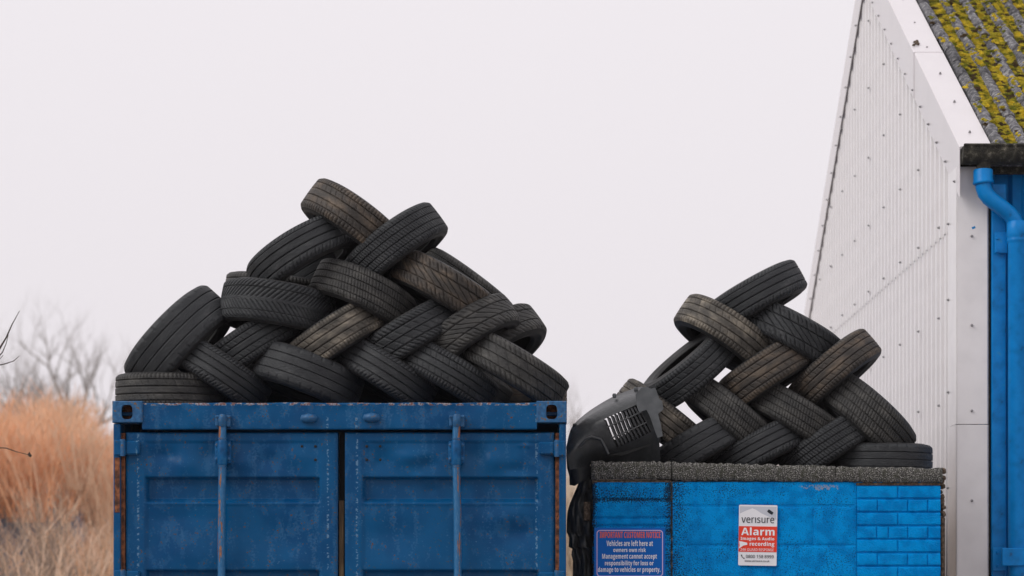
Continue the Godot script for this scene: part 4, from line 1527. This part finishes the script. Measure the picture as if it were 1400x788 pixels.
func bumper() -> void:
	var t := thing("bumper_panel", "broken black plastic bumper corner with a slatted grille lying on the coping", "car bumper")
	# control net: rows run from the upper rear edge over the crease down to the lower edge
	var zb := 13.44
	var net := [
		[[22, 640, .12], [60, 500, .22], [150, 408, .28], [250, 338, .28], [360, 276, .27], [470, 232, .25], [560, 205, .23], [640, 222, .21]],
		[[22, 650, .05], [62, 545, .10], [140, 455, .13], [255, 380, .13], [365, 330, .12], [470, 290, .11], [560, 262, .10], [650, 262, .10]],
		[[26, 670, .02], [75, 590, .04], [155, 520, .05], [290, 440, .04], [380, 398, .04], [460, 365, .04], [535, 335, .04], [660, 330, .06]],
		[[28, 700, .0], [85, 650, .0], [180, 600, .03], [330, 545, .05], [420, 505, .05], [505, 470, .05], [590, 430, .05], [672, 420, .07]],
		[[34, 745, .01], [95, 710, .02], [210, 685, .08], [375, 645, .09], [465, 610, .09], [555, 570, .09], [640, 530, .09], [690, 560, .09]],
		[[48, 800, .04], [105, 790, .06], [230, 755, .17], [380, 748, .19], [470, 745, .19], [560, 744, .19], [650, 742, .18], [700, 738, .16]],
	]
	var st := SurfaceTool.new()
	st.begin(Mesh.PRIMITIVE_TRIANGLES)
	st.set_smooth_group(0)
	var sub := 4
	var P := func(r: float, c: float) -> Vector3:
		var ri: int = min(int(r), net.size() - 2)
		var ci: int = min(int(c), 6)
		var fr := r - ri
		var fc := c - ci
		var g := func(k: int, ax: int) -> float:
			# smooth along the columns
			var rw: Array = net[clampi(ri + k, 0, net.size() - 1)]
			var p0: Array = rw[max(ci - 1, 0)]
			var p1: Array = rw[ci]
			var p2: Array = rw[ci + 1]
			var p3: Array = rw[min(ci + 2, 7)]
			return cubic_interpolate(p1[ax], p2[ax], p0[ax], p3[ax], fc)
		var xx := lerpf(g.call(0, 0), g.call(1, 0), fr)
		var yy := lerpf(g.call(0, 1), g.call(1, 1), fr)
		var z0: float = cubic_interpolate(g.call(0, 2), g.call(1, 2), g.call(-1, 2), g.call(2, 2), fr)
		return bpx(xx, yy, zb + z0)
	for r in 5:
		for c in 7:
			if (r == 2 or r == 3) and c >= 3 and c < 6: continue      # the grille opening
			for i in sub:
				for j in sub:
					var a: Vector3 = P.call(r + float(i) / sub, c + float(j) / sub)
					var b: Vector3 = P.call(r + float(i) / sub, c + float(j + 1) / sub)
					var d: Vector3 = P.call(r + float(i + 1) / sub, c + float(j) / sub)
					var e: Vector3 = P.call(r + float(i + 1) / sub, c + float(j + 1) / sub)
					quad(st, a, b, e, d)
					var bk := Vector3(0.0, -0.001, -0.004)
					quad(st, a + bk, d + bk, e + bk, b + bk)
	obj("shell", st, M.plastic, t)
	# rear lip and body that turn away from the camera at the nose
	st = SurfaceTool.new()
	st.begin(Mesh.PRIMITIVE_TRIANGLES)
	st.set_smooth_group(0)
	for c in 24:
		var a: Vector3 = P.call(0.0, c * 7.0 / 24)
		var b: Vector3 = P.call(0.0, (c + 1) * 7.0 / 24)
		var bk := Vector3(0.01, -0.05, -0.11)
		quad(st, a, a + bk, b + bk, b)
	obj("rear_lip", st, M.plastic, t)
	# grille: slats and cross bars
	var gl := Node3D.new()
	gl.name = "grille"
	t.add_child(gl)
	for k in 11:
		var c := 3.0 + k * 3.0 / 10.0
		var pts := []
		for j in 7: pts.append(P.call(2.0 + j / 3.0, c) + Vector3(0, 0, -0.010))
		var bar := st_new()
		for j in 6:
			var w := Vector3(0.0052, 0.0016, 0)
			var dpt := Vector3(0.012, -0.004, -0.028)
			var A: Vector3 = pts[j]
			var B: Vector3 = pts[j + 1]
			quad(bar, A - w, A + w, B + w, B - w)
			quad(bar, A - w, B - w, B - w + dpt, A - w + dpt)
			quad(bar, A + w, A + w + dpt, B + w + dpt, B + w)
			quad(bar, A - w + dpt, B - w + dpt, B + w + dpt, A + w + dpt)
		obj("slat", bar, M.slat, gl)
	for r in [2.55, 3.3]:
		var bar := st_new()
		var pts := []
		var rad := []
		for j in 9:
			pts.append(P.call(r, 3.0 + j * 3.0 / 8) + Vector3(0, 0, -0.006)); rad.append(0.0048)
		tube(bar, pts, rad, 6)
		obj("cross_bar", bar, M.slat, gl)
	# dark backing that closes the far and lower part of the grille
	st = st_new()
	var bk2 := PackedVector2Array()
	for q in [[455, 330], [560, 300], [690, 400], [700, 600], [430, 700], [300, 700], [360, 590], [420, 565], [490, 520]]:
		bk2.append(Vector2((770 + q[0] / 5.256 - CX) * 13.58 / F, EYE + (CY - 490 - q[1] / 5.256) * 13.58 / F))
	bk2.reverse()
	slab(st, bk2, Transform3D(Basis(), Vector3(0, 0, -13.58)), 0.02)
	obj("impact_absorber", st, M.liner, t)
	# raised recess below the nose (fog lamp surround)
	st = st_new()
	var cup := []
	var cr := []
	for q in [[120, 640], [165, 585], [205, 568], [270, 585], [300, 640], [325, 690]]:
		cup.append(bpx(q[0], q[1], zb - 0.002)); cr.append(0.009)
	tube(st, cup, cr, 8)
	obj("lamp_surround", st, M.plastic, t)
	# grey mounting strut at the far end
	st = st_new()
	var pl := PackedVector2Array()
	for q in [[520, 262], [560, 215], [600, 205], [625, 222], [662, 212], [690, 290], [712, 312], [720, 368], [682, 402], [700, 470], [716, 560], [680, 574], [655, 510], [625, 420], [600, 372], [545, 388], [530, 345]]:
		pl.append(Vector2((770 + q[0] / 5.256 - CX) * 13.42 / F, EYE + (CY - 490 - q[1] / 5.256) * 13.42 / F))
	pl.reverse()
	slab(st, pl, Transform3D(Basis(), Vector3(0, 0, -13.42)), 0.014)
	var strut := obj("mounting_strut", st, M.plastic2, t)
	# clips
	for q in [[368, 272], [522, 226], [84, 488]]:
		st = st_new()
		var c := bpx(q[0], q[1], zb + 0.20)
		tube(st, [c + Vector3(0, -0.01, 0), c + Vector3(0, 0.006, 0.004), c + Vector3(0, 0.014, 0.004)], [0.010, 0.013, 0.008], 8)
		obj("clip", st, M.plastic2 if q[0] > 100 else M.plastic, t)
	# nose lobe that hangs past the end of the wall
	st = SurfaceTool.new()
	st.begin(Mesh.PRIMITIVE_TRIANGLES)
	st.set_smooth_group(0)
	var lob := [[[24, 640], [60, 610], [120, 600], [200, 640]], [[22, 700], [60, 690], [120, 690], [200, 700]], [[28, 790], [60, 780], [120, 780], [190, 770]], [[44, 850], [72, 850], [125, 830], [205, 815]], [[46, 912], [80, 918], [128, 884], [205, 866]]]
	for r in 4:
		for c in 3:
			var q := []
			for k in [[r, c], [r, c + 1], [r + 1, c + 1], [r + 1, c]]:
				var p: Array = lob[k[0]][k[1]]
				q.append(bpx(p[0], p[1], zb + [0.14, 0.06, 0.05, 0.10][k[1]] + 0.02 * k[0]))
			quad(st, q[0], q[1], q[2], q[3])
			var bk := Vector3(0.004, 0, -0.006)
			quad(st, q[0] + bk, q[3] + bk, q[2] + bk, q[1] + bk)
	obj("nose", st, M.plastic, t)

func torn_liner() -> void:
	var t := thing("torn_liner", "torn black plastic wheel liner hanging in ragged folds beside the wall end", "plastic scrap")
	# a folded sheet: left outline follows the ragged edge in the photograph, from the enlarged crop (765,620), 4.683 times
	var edge := [[138, 150], [112, 215], [92, 262], [66, 322], [52, 372], [47, 420], [46, 505], [62, 540], [58, 600], [82, 612], [76, 650], [86, 690], [84, 788], [90, 1100], [84, 1500], [92, 1560]]
	var st := SurfaceTool.new()
	st.begin(Mesh.PRIMITIVE_TRIANGLES)
	st.set_smooth_group(0)
	var cols := 14
	var nz := noise(201, 2.0, 3)
	var Z := 13.62
	var pt := func(i: int, k: int) -> Vector3:
		var e: Array = edge[i]
		var x := lerpf(e[0], 214.0, float(k) / cols)
		var f := float(k) / cols
		var z := Z + 0.022 * sin(f * 9.0 + i * 0.5) + 0.10 * nz.get_noise_2d(f * 1.6, i * 0.35) - 0.05 * sin(f * PI) + 0.08 * (1.0 - f)
		return px(765 + x / 4.683, 620 + e[1] / 4.683, z)
	for i in edge.size() - 1:
		for k in cols:
			var q := [pt.call(i, k), pt.call(i, k + 1), pt.call(i + 1, k + 1), pt.call(i + 1, k)]
			quad(st, q[0], q[1], q[2], q[3])
			var bk := Vector3(0.002, 0, -0.006)
			quad(st, q[0] + bk, q[3] + bk, q[2] + bk, q[1] + bk)
	obj("sheet", st, M.plastic, t)
	st = st_new()
	bbox(st, px(765 + 176 / 4.683, 620 + 372 / 4.683, 13.55), Vector3(0.038, 0.105, 0.03), 0.004)
	obj("bracket", st, M.mortar, t)


# =====================================================================================================
# signs
# =====================================================================================================
func lettering(parent: Node, text: String, c: Vector3, w: float, h: float, m: Material, bold := true, turn := 0.0) -> void:
	var fnt := SystemFont.new()
	fnt.font_names = PackedStringArray(["Droid Sans"])
	fnt.font_weight = 700 if bold else 400
	var tm := TextMesh.new()
	tm.font = fnt
	tm.text = text
	tm.font_size = 48
	tm.pixel_size = 0.01
	tm.depth = 0.02
	tm.curve_step = 2.0
	var bb := tm.get_aabb()
	var sx := w / bb.size.x
	var sy := h / bb.size.y
	var o := obj("lettering", tm, m, parent)
	var b := Basis(Vector3(0, 0, 1), turn).scaled_local(Vector3(sx, sy, 0.04))
	o.transform = Transform3D(b, c - b * (bb.position + bb.size * 0.5))

func round_rect(w: float, h: float, r: float) -> PackedVector2Array:
	var p := PackedVector2Array()
	for q in [[1, 1, 0.0], [-1, 1, 90.0], [-1, -1, 180.0], [1, -1, 270.0]]:
		for k in 5:
			var a := deg_to_rad(q[2] + k * 22.5)
			p.append(Vector2(q[0] * (w / 2 - r) + cos(a) * r, q[1] * (h / 2 - r) + sin(a) * r))
	return p

func signs() -> void:
	# blue notice
	var W := wx(909.5) - wx(812.5)
	var H := 0.285
	var c := Vector3((wx(909.5) + wx(812.5)) / 2, wy(722) - H / 2, -ZW + 0.012)
	var t := thing("notice_sign", "blue customer notice sign with white lettering on the block pier", "sign", c)
	var st := st_new()
	slab(st, round_rect(W, H, 0.004), Transform3D(), 0.006)
	obj("plate", st, M.signblue, t)
	st = st_new()
	var o := round_rect(W - 0.026, H - 0.026, 0.018)
	var i2 := round_rect(W - 0.035, H - 0.035, 0.015)
	for k in o.size():
		var k2 := (k + 1) % o.size()
		quad(st, Vector3(o[k].x, o[k].y, 0.0042), Vector3(i2[k].x, i2[k].y, 0.0042), Vector3(i2[k2].x, i2[k2].y, 0.0042), Vector3(o[k2].x, o[k2].y, 0.0042))
	obj("border_line", st, M.signpink, t)
	var ln := func(text: String, u0: float, u1: float, v0: float, v1: float, m: Material) -> void:
		lettering(t, text, Vector3((wx(u0) + wx(u1)) / 2 - c.x, (wy(v0) + wy(v1)) / 2 - c.y, 0.0045), wx(u1) - wx(u0), wy(v0) - wy(v1), m)
	ln.call("IMPORTANT CUSTOMER NOTICE", 820, 903, 727.5, 736, M.letterred)
	ln.call("Vehicles are left here at", 829.3, 892.5, 739.4, 747, M.letterwhite)
	ln.call("owners own risk", 838.5, 883, 749.4, 755.2, M.letterwhite)
	ln.call("Management cannot accept", 823.3, 898, 757.8, 766.5, M.letterwhite)
	ln.call("responsibility for loss or", 827, 893.5, 767, 775.5, M.letterwhite)
	ln.call("damage to vehicles or property.", 817.5, 902.8, 775.6, 784.6, M.letterwhite)
	# alarm sign
	var aw := wx(1062.3) - wx(1010.0)
	var ah := wy(691.2) - wy(774.0)
	var ac := Vector3(wx(1036.0), wy(732.4), -ZW + 0.012)
	var s := thing("alarm_sign", "white and red alarm sign screwed to the blue block wall", "sign", ac)
	s.rotation.z = deg_to_rad(-0.9)
	st = st_new()
	slab(st, round_rect(aw, ah, 0.006), Transform3D(), 0.006)
	obj("plate", st, M.signwhite, s)
	# local position of a photograph pixel on this sign
	var lp := func(u: float, v: float, z: float) -> Vector3: return Vector3(wx(u) - ac.x, wy(v) - ac.y, z)
	st = st_new()
	var y1 := wy(720.2) - ac.y
	var y0 := wy(755.2) - ac.y
	bbox(st, Vector3(0, (y0 + y1) / 2, 0.0033), Vector3(aw - 0.001, y1 - y0, 0.0022), 0.0004)
	obj("red_band", st, M.signred, s)
	# soft grey hill shape behind the name
	st = st_new()
	var hill := PackedVector2Array()
	for q in [[1011, 711], [1011, 703], [1019, 699], [1028, 695.5], [1033, 697.5], [1040, 702], [1049, 706], [1061, 711]]:
		var v: Vector3 = lp.call(q[0], q[1], 0)
		hill.append(Vector2(v.x, v.y))
	var top := PackedVector2Array()
	for q in [[1011, 693], [1028, 693], [1061, 693], [1061, 711], [1049, 706], [1040, 702], [1033, 697.5], [1028, 695.5], [1019, 699], [1011, 703]]:
		var v: Vector3 = lp.call(q[0], q[1], 0)
		top.append(Vector2(v.x, v.y))
	top.reverse()
	slab(st, top, Transform3D(Basis(), Vector3(0, 0, 0.0030)), 0.001)
	obj("printed_sky", st, M.signgrey, s)
	st = st_new()
	var cam := PackedVector2Array()
	for q in [[1048, 699.5], [1050.5, 696.5], [1057, 701], [1055, 704.2], [1050, 701.5]]:
		var v: Vector3 = lp.call(q[0], q[1], 0)
		cam.append(Vector2(v.x, v.y))
	slab(st, cam, Transform3D(Basis(), Vector3(0, 0, 0.0042)), 0.001)
	obj("printed_emblem", st, M.letterdark, s)
	var al := func(text: String, u0: float, u1: float, v0: float, v1: float, m: Material, bold: bool) -> void:
		lettering(s, text, Vector3((wx(u0) + wx(u1)) / 2 - ac.x, (wy(v0) + wy(v1)) / 2 - ac.y, 0.0050), wx(u1) - wx(u0), wy(v0) - wy(v1), m, bold)
	al.call("verısure", 1013.3, 1058, 708, 715.6, M.letterdark, false)
	al.call("Alarm", 1013.2, 1058.8, 721.8, 732.4, M.letterwhite, true)
	al.call("Images & Audio", 1012.5, 1058.5, 734.8, 740.4, M.letterwhite, true)
	al.call("recording", 1025, 1058.8, 741.2, 748.6, M.letterwhite, true)
	al.call("24H GUARD RESPONSE", 1012.5, 1058.0, 750.3, 753.9, M.letterwhite, false)
	al.call("0800 158 8999", 1020.2, 1058.0, 759.2, 763.6, M.letterdark, false)
	al.call("www.verisure.co.uk", 1018.5, 1052.5, 766.0, 768.8, M.letterdark, false)
	# handset drawn beside the number
	st = st_new()
	tube(st, [lp.call(1014.0, 759.2, 0.0045), lp.call(1014.6, 761.6, 0.0045), lp.call(1016.2, 763.4, 0.0045), lp.call(1018, 764.2, 0.0045)], [0.0038, 0.0016, 0.0016, 0.0038], 6)
	obj("handset_mark", st, M.letterdark, s)
	# pale tear over the first word of the line
	st = st_new()
	var tear := PackedVector2Array()
	for q in [[1010.5, 740.6], [1015.5, 741.5], [1021.5, 742.8], [1021.8, 745.6], [1016.5, 746.6], [1010.2, 751.0], [1011.5, 746.5]]:
		var v: Vector3 = lp.call(q[0], q[1], 0)
		tear.append(Vector2(v.x, v.y))
	slab(st, tear, Transform3D(Basis(), Vector3(0, 0, 0.0050)), 0.001)
	obj("torn_patch", st, M.letterwhite, s)


# =====================================================================================================
# plants and far things
# =====================================================================================================
func branch(st: SurfaceTool, p: Vector3, d: Vector3, length: float, r: float, level: int, g: RandomNumberGenerator) -> void:
	var n := 4
	var pts := [p]
	var rad := [r]
	var q := p
	var dir := d
	for i in n:
		dir = (dir + Vector3(g.randf_range(-0.22, 0.22), g.randf_range(-0.06, 0.2), g.randf_range(-0.22, 0.22))).normalized()
		q += dir * length / n
		pts.append(q)
		rad.append(r * (1.0 - 0.55 * (i + 1) / n))
	tube(st, pts, rad, 5 if level < 2 else 3, false)
	if level >= 4: return
	var kids := 5 if level < 2 else 4
	for k in kids:
		var at := g.randi_range(1, n) if k > 0 else n
		var out := Vector3(g.randf_range(-1, 1), g.randf_range(-0.15, 0.8), g.randf_range(-1, 1)).normalized()
		var nd := (dir * 0.75 + out * 0.85).normalized()
		branch(st, pts[at], nd, length * g.randf_range(0.55, 0.8), rad[at] * g.randf_range(0.55, 0.8), level + 1, g)

func bare_tree(u: float, z: float, h: float, label: String, sd: int, limbs: Array) -> void:
	var g := RandomNumberGenerator.new()
	g.seed = sd
	var foot := px(u, CY, z)
	foot.y = 0.0
	var t := thing("bare_tree", label, "tree", foot, "bare winter trees beyond the shrubs")
	var st := st_new()
	var hs := h * 0.62
	var r := h * 0.014
	tube(st, [Vector3.ZERO, Vector3(0.1, hs * 0.5, 0), Vector3(0.0, hs, 0.1)], [r * 1.5, r * 1.15, r], 7, false)
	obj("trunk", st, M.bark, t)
	st = st_new()
	for lm in limbs:
		var d := Vector3(lm[0], lm[1], g.randf_range(-0.3, 0.3)).normalized()
		branch(st, Vector3(0, hs * lm[3], 0), d, h * lm[2] * 0.62, r * 0.72, 1, g)
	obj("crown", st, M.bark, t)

func vegetation() -> void:
	# far bare trees
	var T := [
		[97, 120, 15.0, "bare forked tree showing most clearly above the orange shrubs, beside the container", 11, [[-0.25, 1.0, 0.34, 1.0], [0.45, 0.9, 0.26, 1.0], [0.95, 0.42, 0.36, 0.95], [-0.7, 0.7, 0.22, 0.9]]],
		[30, 124, 14.0, "bare twiggy tree behind the orange shrubs near the picture edge", 12, [[-0.15, 1, 0.34, 1.0], [0.6, 0.8, 0.30, 1.0], [-0.7, 0.6, 0.26, 0.95], [0.2, 0.9, 0.26, 0.9]]],
		[6, 118, 12.5, "slender bare tree cut by the picture edge above the shrubs", 13, [[0.3, 1, 0.34, 1.0], [-0.5, 0.8, 0.30, 1.0], [0.6, 0.6, 0.22, 0.9]]],
		[62, 150, 15.5, "faint bare tree between the two darker ones above the shrubs", 14, [[0.1, 1, 0.34, 1.0], [-0.6, 0.8, 0.28, 1.0], [0.6, 0.7, 0.28, 0.9]]],
		[795, 170, 15.0, "faint bare tree in the gap between container and brick store", 15, [[0.1, 1, 0.34, 1.0], [-0.6, 0.8, 0.28, 1.0], [0.6, 0.7, 0.28, 0.9]]],
		[845, 185, 14.0, "faint bare tree behind the broken bumper panel", 16, [[-0.1, 1, 0.34, 1.0], [-0.6, 0.8, 0.28, 1.0], [0.6, 0.7, 0.28, 0.9]]],
		[150, 165, 10.0, "low faint bare tree peeping past the container corner", 17, [[-0.3, 1, 0.34, 1.0], [0.6, 0.8, 0.28, 1.0], [-0.6, 0.7, 0.28, 0.9]]],
	]
	for q in T: bare_tree(q[0], q[1], q[2], q[3], q[4], q[5])
	# far rise of wooded land
	var st := SurfaceTool.new()
	st.begin(Mesh.PRIMITIVE_TRIANGLES)
	st.set_smooth_group(0)
	var nz := noise(301, 0.045, 5)
	for i in 500:
		var x0 := -420.0 + i * 2.0
		for k in [[x0, x0 + 2.0]]:
			var h0: float = 24.0 + nz.get_noise_1d(k[0]) * 5.0
			var h1: float = 24.0 + nz.get_noise_1d(k[1]) * 5.0
			quad(st, Vector3(k[0], 0, -360), Vector3(k[0], h0, -400), Vector3(k[1], h1, -400), Vector3(k[1], 0, -360))
			quad(st, Vector3(k[0], h0, -400), Vector3(k[0], 0, -460), Vector3(k[1], 0, -460), Vector3(k[1], h1, -400))
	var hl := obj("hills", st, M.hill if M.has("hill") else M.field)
	tag(hl, "hazy far rise of land behind the bare trees", "", "", "structure")
	# thicket of orange willow shoots
	var g := RandomNumberGenerator.new()
	g.seed = 61
	# tangled shrubs: several stems that fork over and over, slender shoots at the ends
	var sprays := []
	for v in 4:
		st = st_new()
		st.set_color(Color.WHITE)
		for k in 9:
			var a := TAU * k / 9.0 + g.randf()
			var lean := g.randf_range(0.08, 0.55)
			branch(st, Vector3(cos(a), 0, sin(a)) * 0.15, Vector3(cos(a) * lean, 1.0, sin(a) * lean).normalized(), g.randf_range(1.2, 1.9), 0.020, 1, g)
		sprays.append(commit(st))
	var shoots := []
	for v in 3:
		st = st_new()
		st.set_color(Color.WHITE)
		for k in 26:
			var a := g.randf() * TAU
			var lean := g.randf_range(0.05, 0.5)
			var d := Vector3(cos(a) * lean, 1.0, sin(a) * lean).normalized()
			var p := Vector3(cos(a), 0, sin(a)) * g.randf() * 0.3
			var h := g.randf_range(0.5, 1.0)
			var bend := Vector3(g.randf_range(-0.15, 0.15), 0, g.randf_range(-0.15, 0.15))
			var r := 0.0075
			var m := p + d * h * 0.5 + bend * 0.4
			var e := p + d * h + bend
			tube(st, [p, m, e], [r, r * 0.75, r * 0.3], 3, false)
			for j in 3:
				var f := g.randf_range(0.2, 0.9)
				var s := m.lerp(e, f)
				var sd := (d + Vector3(g.randf_range(-0.9, 0.9), 0.1, g.randf_range(-0.9, 0.9))).normalized() * g.randf_range(0.12, 0.3)
				tube(st, [s, s + sd], [r * 0.5, r * 0.25], 3, false)
		shoots.append(commit(st))
	var lay := func(called: String, label: String, meshes: Array, cols: Array, n: int, u0: float, u1: float, z0: float, z1: float, h0: float, h1: float, full: float, vtop: Callable, spread: float) -> void:
		for v in meshes.size():
			var mm := MultiMesh.new()
			mm.transform_format = MultiMesh.TRANSFORM_3D
			mm.use_colors = true
			mm.mesh = meshes[v]
			var L := []
			for k in n / meshes.size():
				var z := g.randf_range(z0, z1)
				var u := g.randf_range(u0, u1)
				var ht := g.randf_range(h0, h1)
				var ytop: float = EYE + (CY - (vtop.call(u) + g.randf_range(-18, spread))) * z / F
				var y0: float = max(0.0, ytop - ht * full)
				var p := px(u, CY, z)
				p.y = y0
				var sc: float = (ytop - y0) / full if full > 1.5 else ht
				var b := Basis(Vector3.UP, g.randf() * TAU).scaled_local(Vector3(sc, sc, sc))
				L.append([Transform3D(b, p), cols[g.randi() % cols.size()] * g.randf_range(0.85, 1.15)])
			mm.instance_count = L.size()
			for i in L.size():
				mm.set_instance_transform(i, L[i][0]); mm.set_instance_color(i, L[i][1])
			var o := MultiMeshInstance3D.new()
			o.name = numbered(called)
			o.multimesh = mm
			o.material_override = M.willow
			add_child(o)
			tag(o, label, "shrubs", "", "stuff")
	var topline := func(u: float) -> float: return 560.0 + 20.0 * sin(u * 0.055 + 0.9) + maxf(0.0, u - 105.0) * 0.7
	lay.call("willow_thicket", "loose twiggy orange shrubs in front of the bare trees", sprays, [Color(0.78, 0.46, 0.29), Color(0.80, 0.52, 0.34), Color(0.62, 0.40, 0.26)], 44, -300, 190, 30, 44, 1.0, 1.0, 4.2, topline, 60.0)
	lay.call("willow_shoots", "fine orange shoots topping the twiggy shrubs", shoots, [Color(0.86, 0.46, 0.26), Color(0.86, 0.52, 0.32), Color(0.80, 0.55, 0.38)], 300, -280, 180, 33, 43, 0.8, 1.5, 1.0, topline, 30.0)
	lay.call("bramble_undergrowth", "tangled straw brown twigs below the orange shoots", shoots, [Color(0.82, 0.58, 0.43), Color(0.76, 0.55, 0.40), Color(0.30, 0.22, 0.17), Color(0.80, 0.48, 0.30), Color(0.42, 0.36, 0.34)], 54, -280, 190, 29, 34, 0.9, 1.7, 1.0, func(u: float) -> float: return 685.0 + 40.0 * sin(u * 0.05 + 2.0), 90.0)
	lay.call("gap_scrub", "pale scrub glimpsed in the gap beside the container", shoots, [Color(0.62, 0.50, 0.38), Color(0.66, 0.54, 0.42)], 90, 735, 900, 34, 40, 1.2, 2.2, 1.0, func(u: float) -> float: return 640.0, 100.0)
	# blue shed glimpsed through the undergrowth
	var s := thing("shed", "blue painted shed half hidden behind the orange shrubs", "shed", Vector3.ZERO)
	var a := px(-160, CY, 34.5)
	var b := px(70, CY, 34.5)
	st = st_new()
	bbox(st, Vector3((a.x + b.x) / 2, 1.42, -35.7), Vector3(b.x - a.x, 2.84, 2.4), 0.03)
	obj("walls", st, M.shed, s)
	st = st_new()
	bbox(st, Vector3((a.x + b.x) / 2, 2.89, -35.7), Vector3(b.x - a.x + 0.2, 0.1, 2.6), 0.03)
	obj("roof", st, M.shed, s)
	# sapling just out of the frame whose twigs reach into it
	var sp := thing("sapling", "thin dark bare twigs reaching in from the picture edge before the shrubs", "sapling", Vector3.ZERO)
	var Z := 12.2
	var foot := px(-60, CY, Z)
	foot.y = 0.0
	st = st_new()
	tube(st, [foot, px(-55, 640, Z), px(-42, 560, Z), px(-22, 510, Z), px(-6, 485, Z), px(8, 462, Z), px(16, 444, Z), px(26.5, 425, Z)], [0.016, 0.012, 0.009, 0.007, 0.006, 0.0045, 0.0033, 0.0016], 6)
	obj("stem", st, M.bark2, sp)
	for q in [[[-6, 492], [3, 482], [8, 470], [11, 458]], [[-14, 502], [6, 498], [18, 494], [26, 487]], [[-40, 556], [-10, 500], [4, 486]], [[-52, 640], [-20, 612], [8, 613], [22, 618], [38, 622]]]:
		st = st_new()
		var pts := []
		var rad := []
		for i in q.size():
			pts.append(px(q[i][0], q[i][1], Z)); rad.append(lerpf(0.004, 0.0014, float(i) / (q.size() - 1)))
		tube(st, pts, rad, 5)
		obj("twig", st, M.bark2, sp)
	st = st_new()
	var lf := px(40, 622, Z)
	slab(st, PackedVector2Array([Vector2(-0.010, 0.002), Vector2(-0.004, -0.009), Vector2(0.006, -0.013), Vector2(0.012, -0.004), Vector2(0.004, 0.004), Vector2(0.0, 0.014)]), Transform3D(Basis(Vector3.UP, 0.4), lf), 0.005)
	obj("dead_leaf", st, M.bark2, sp)
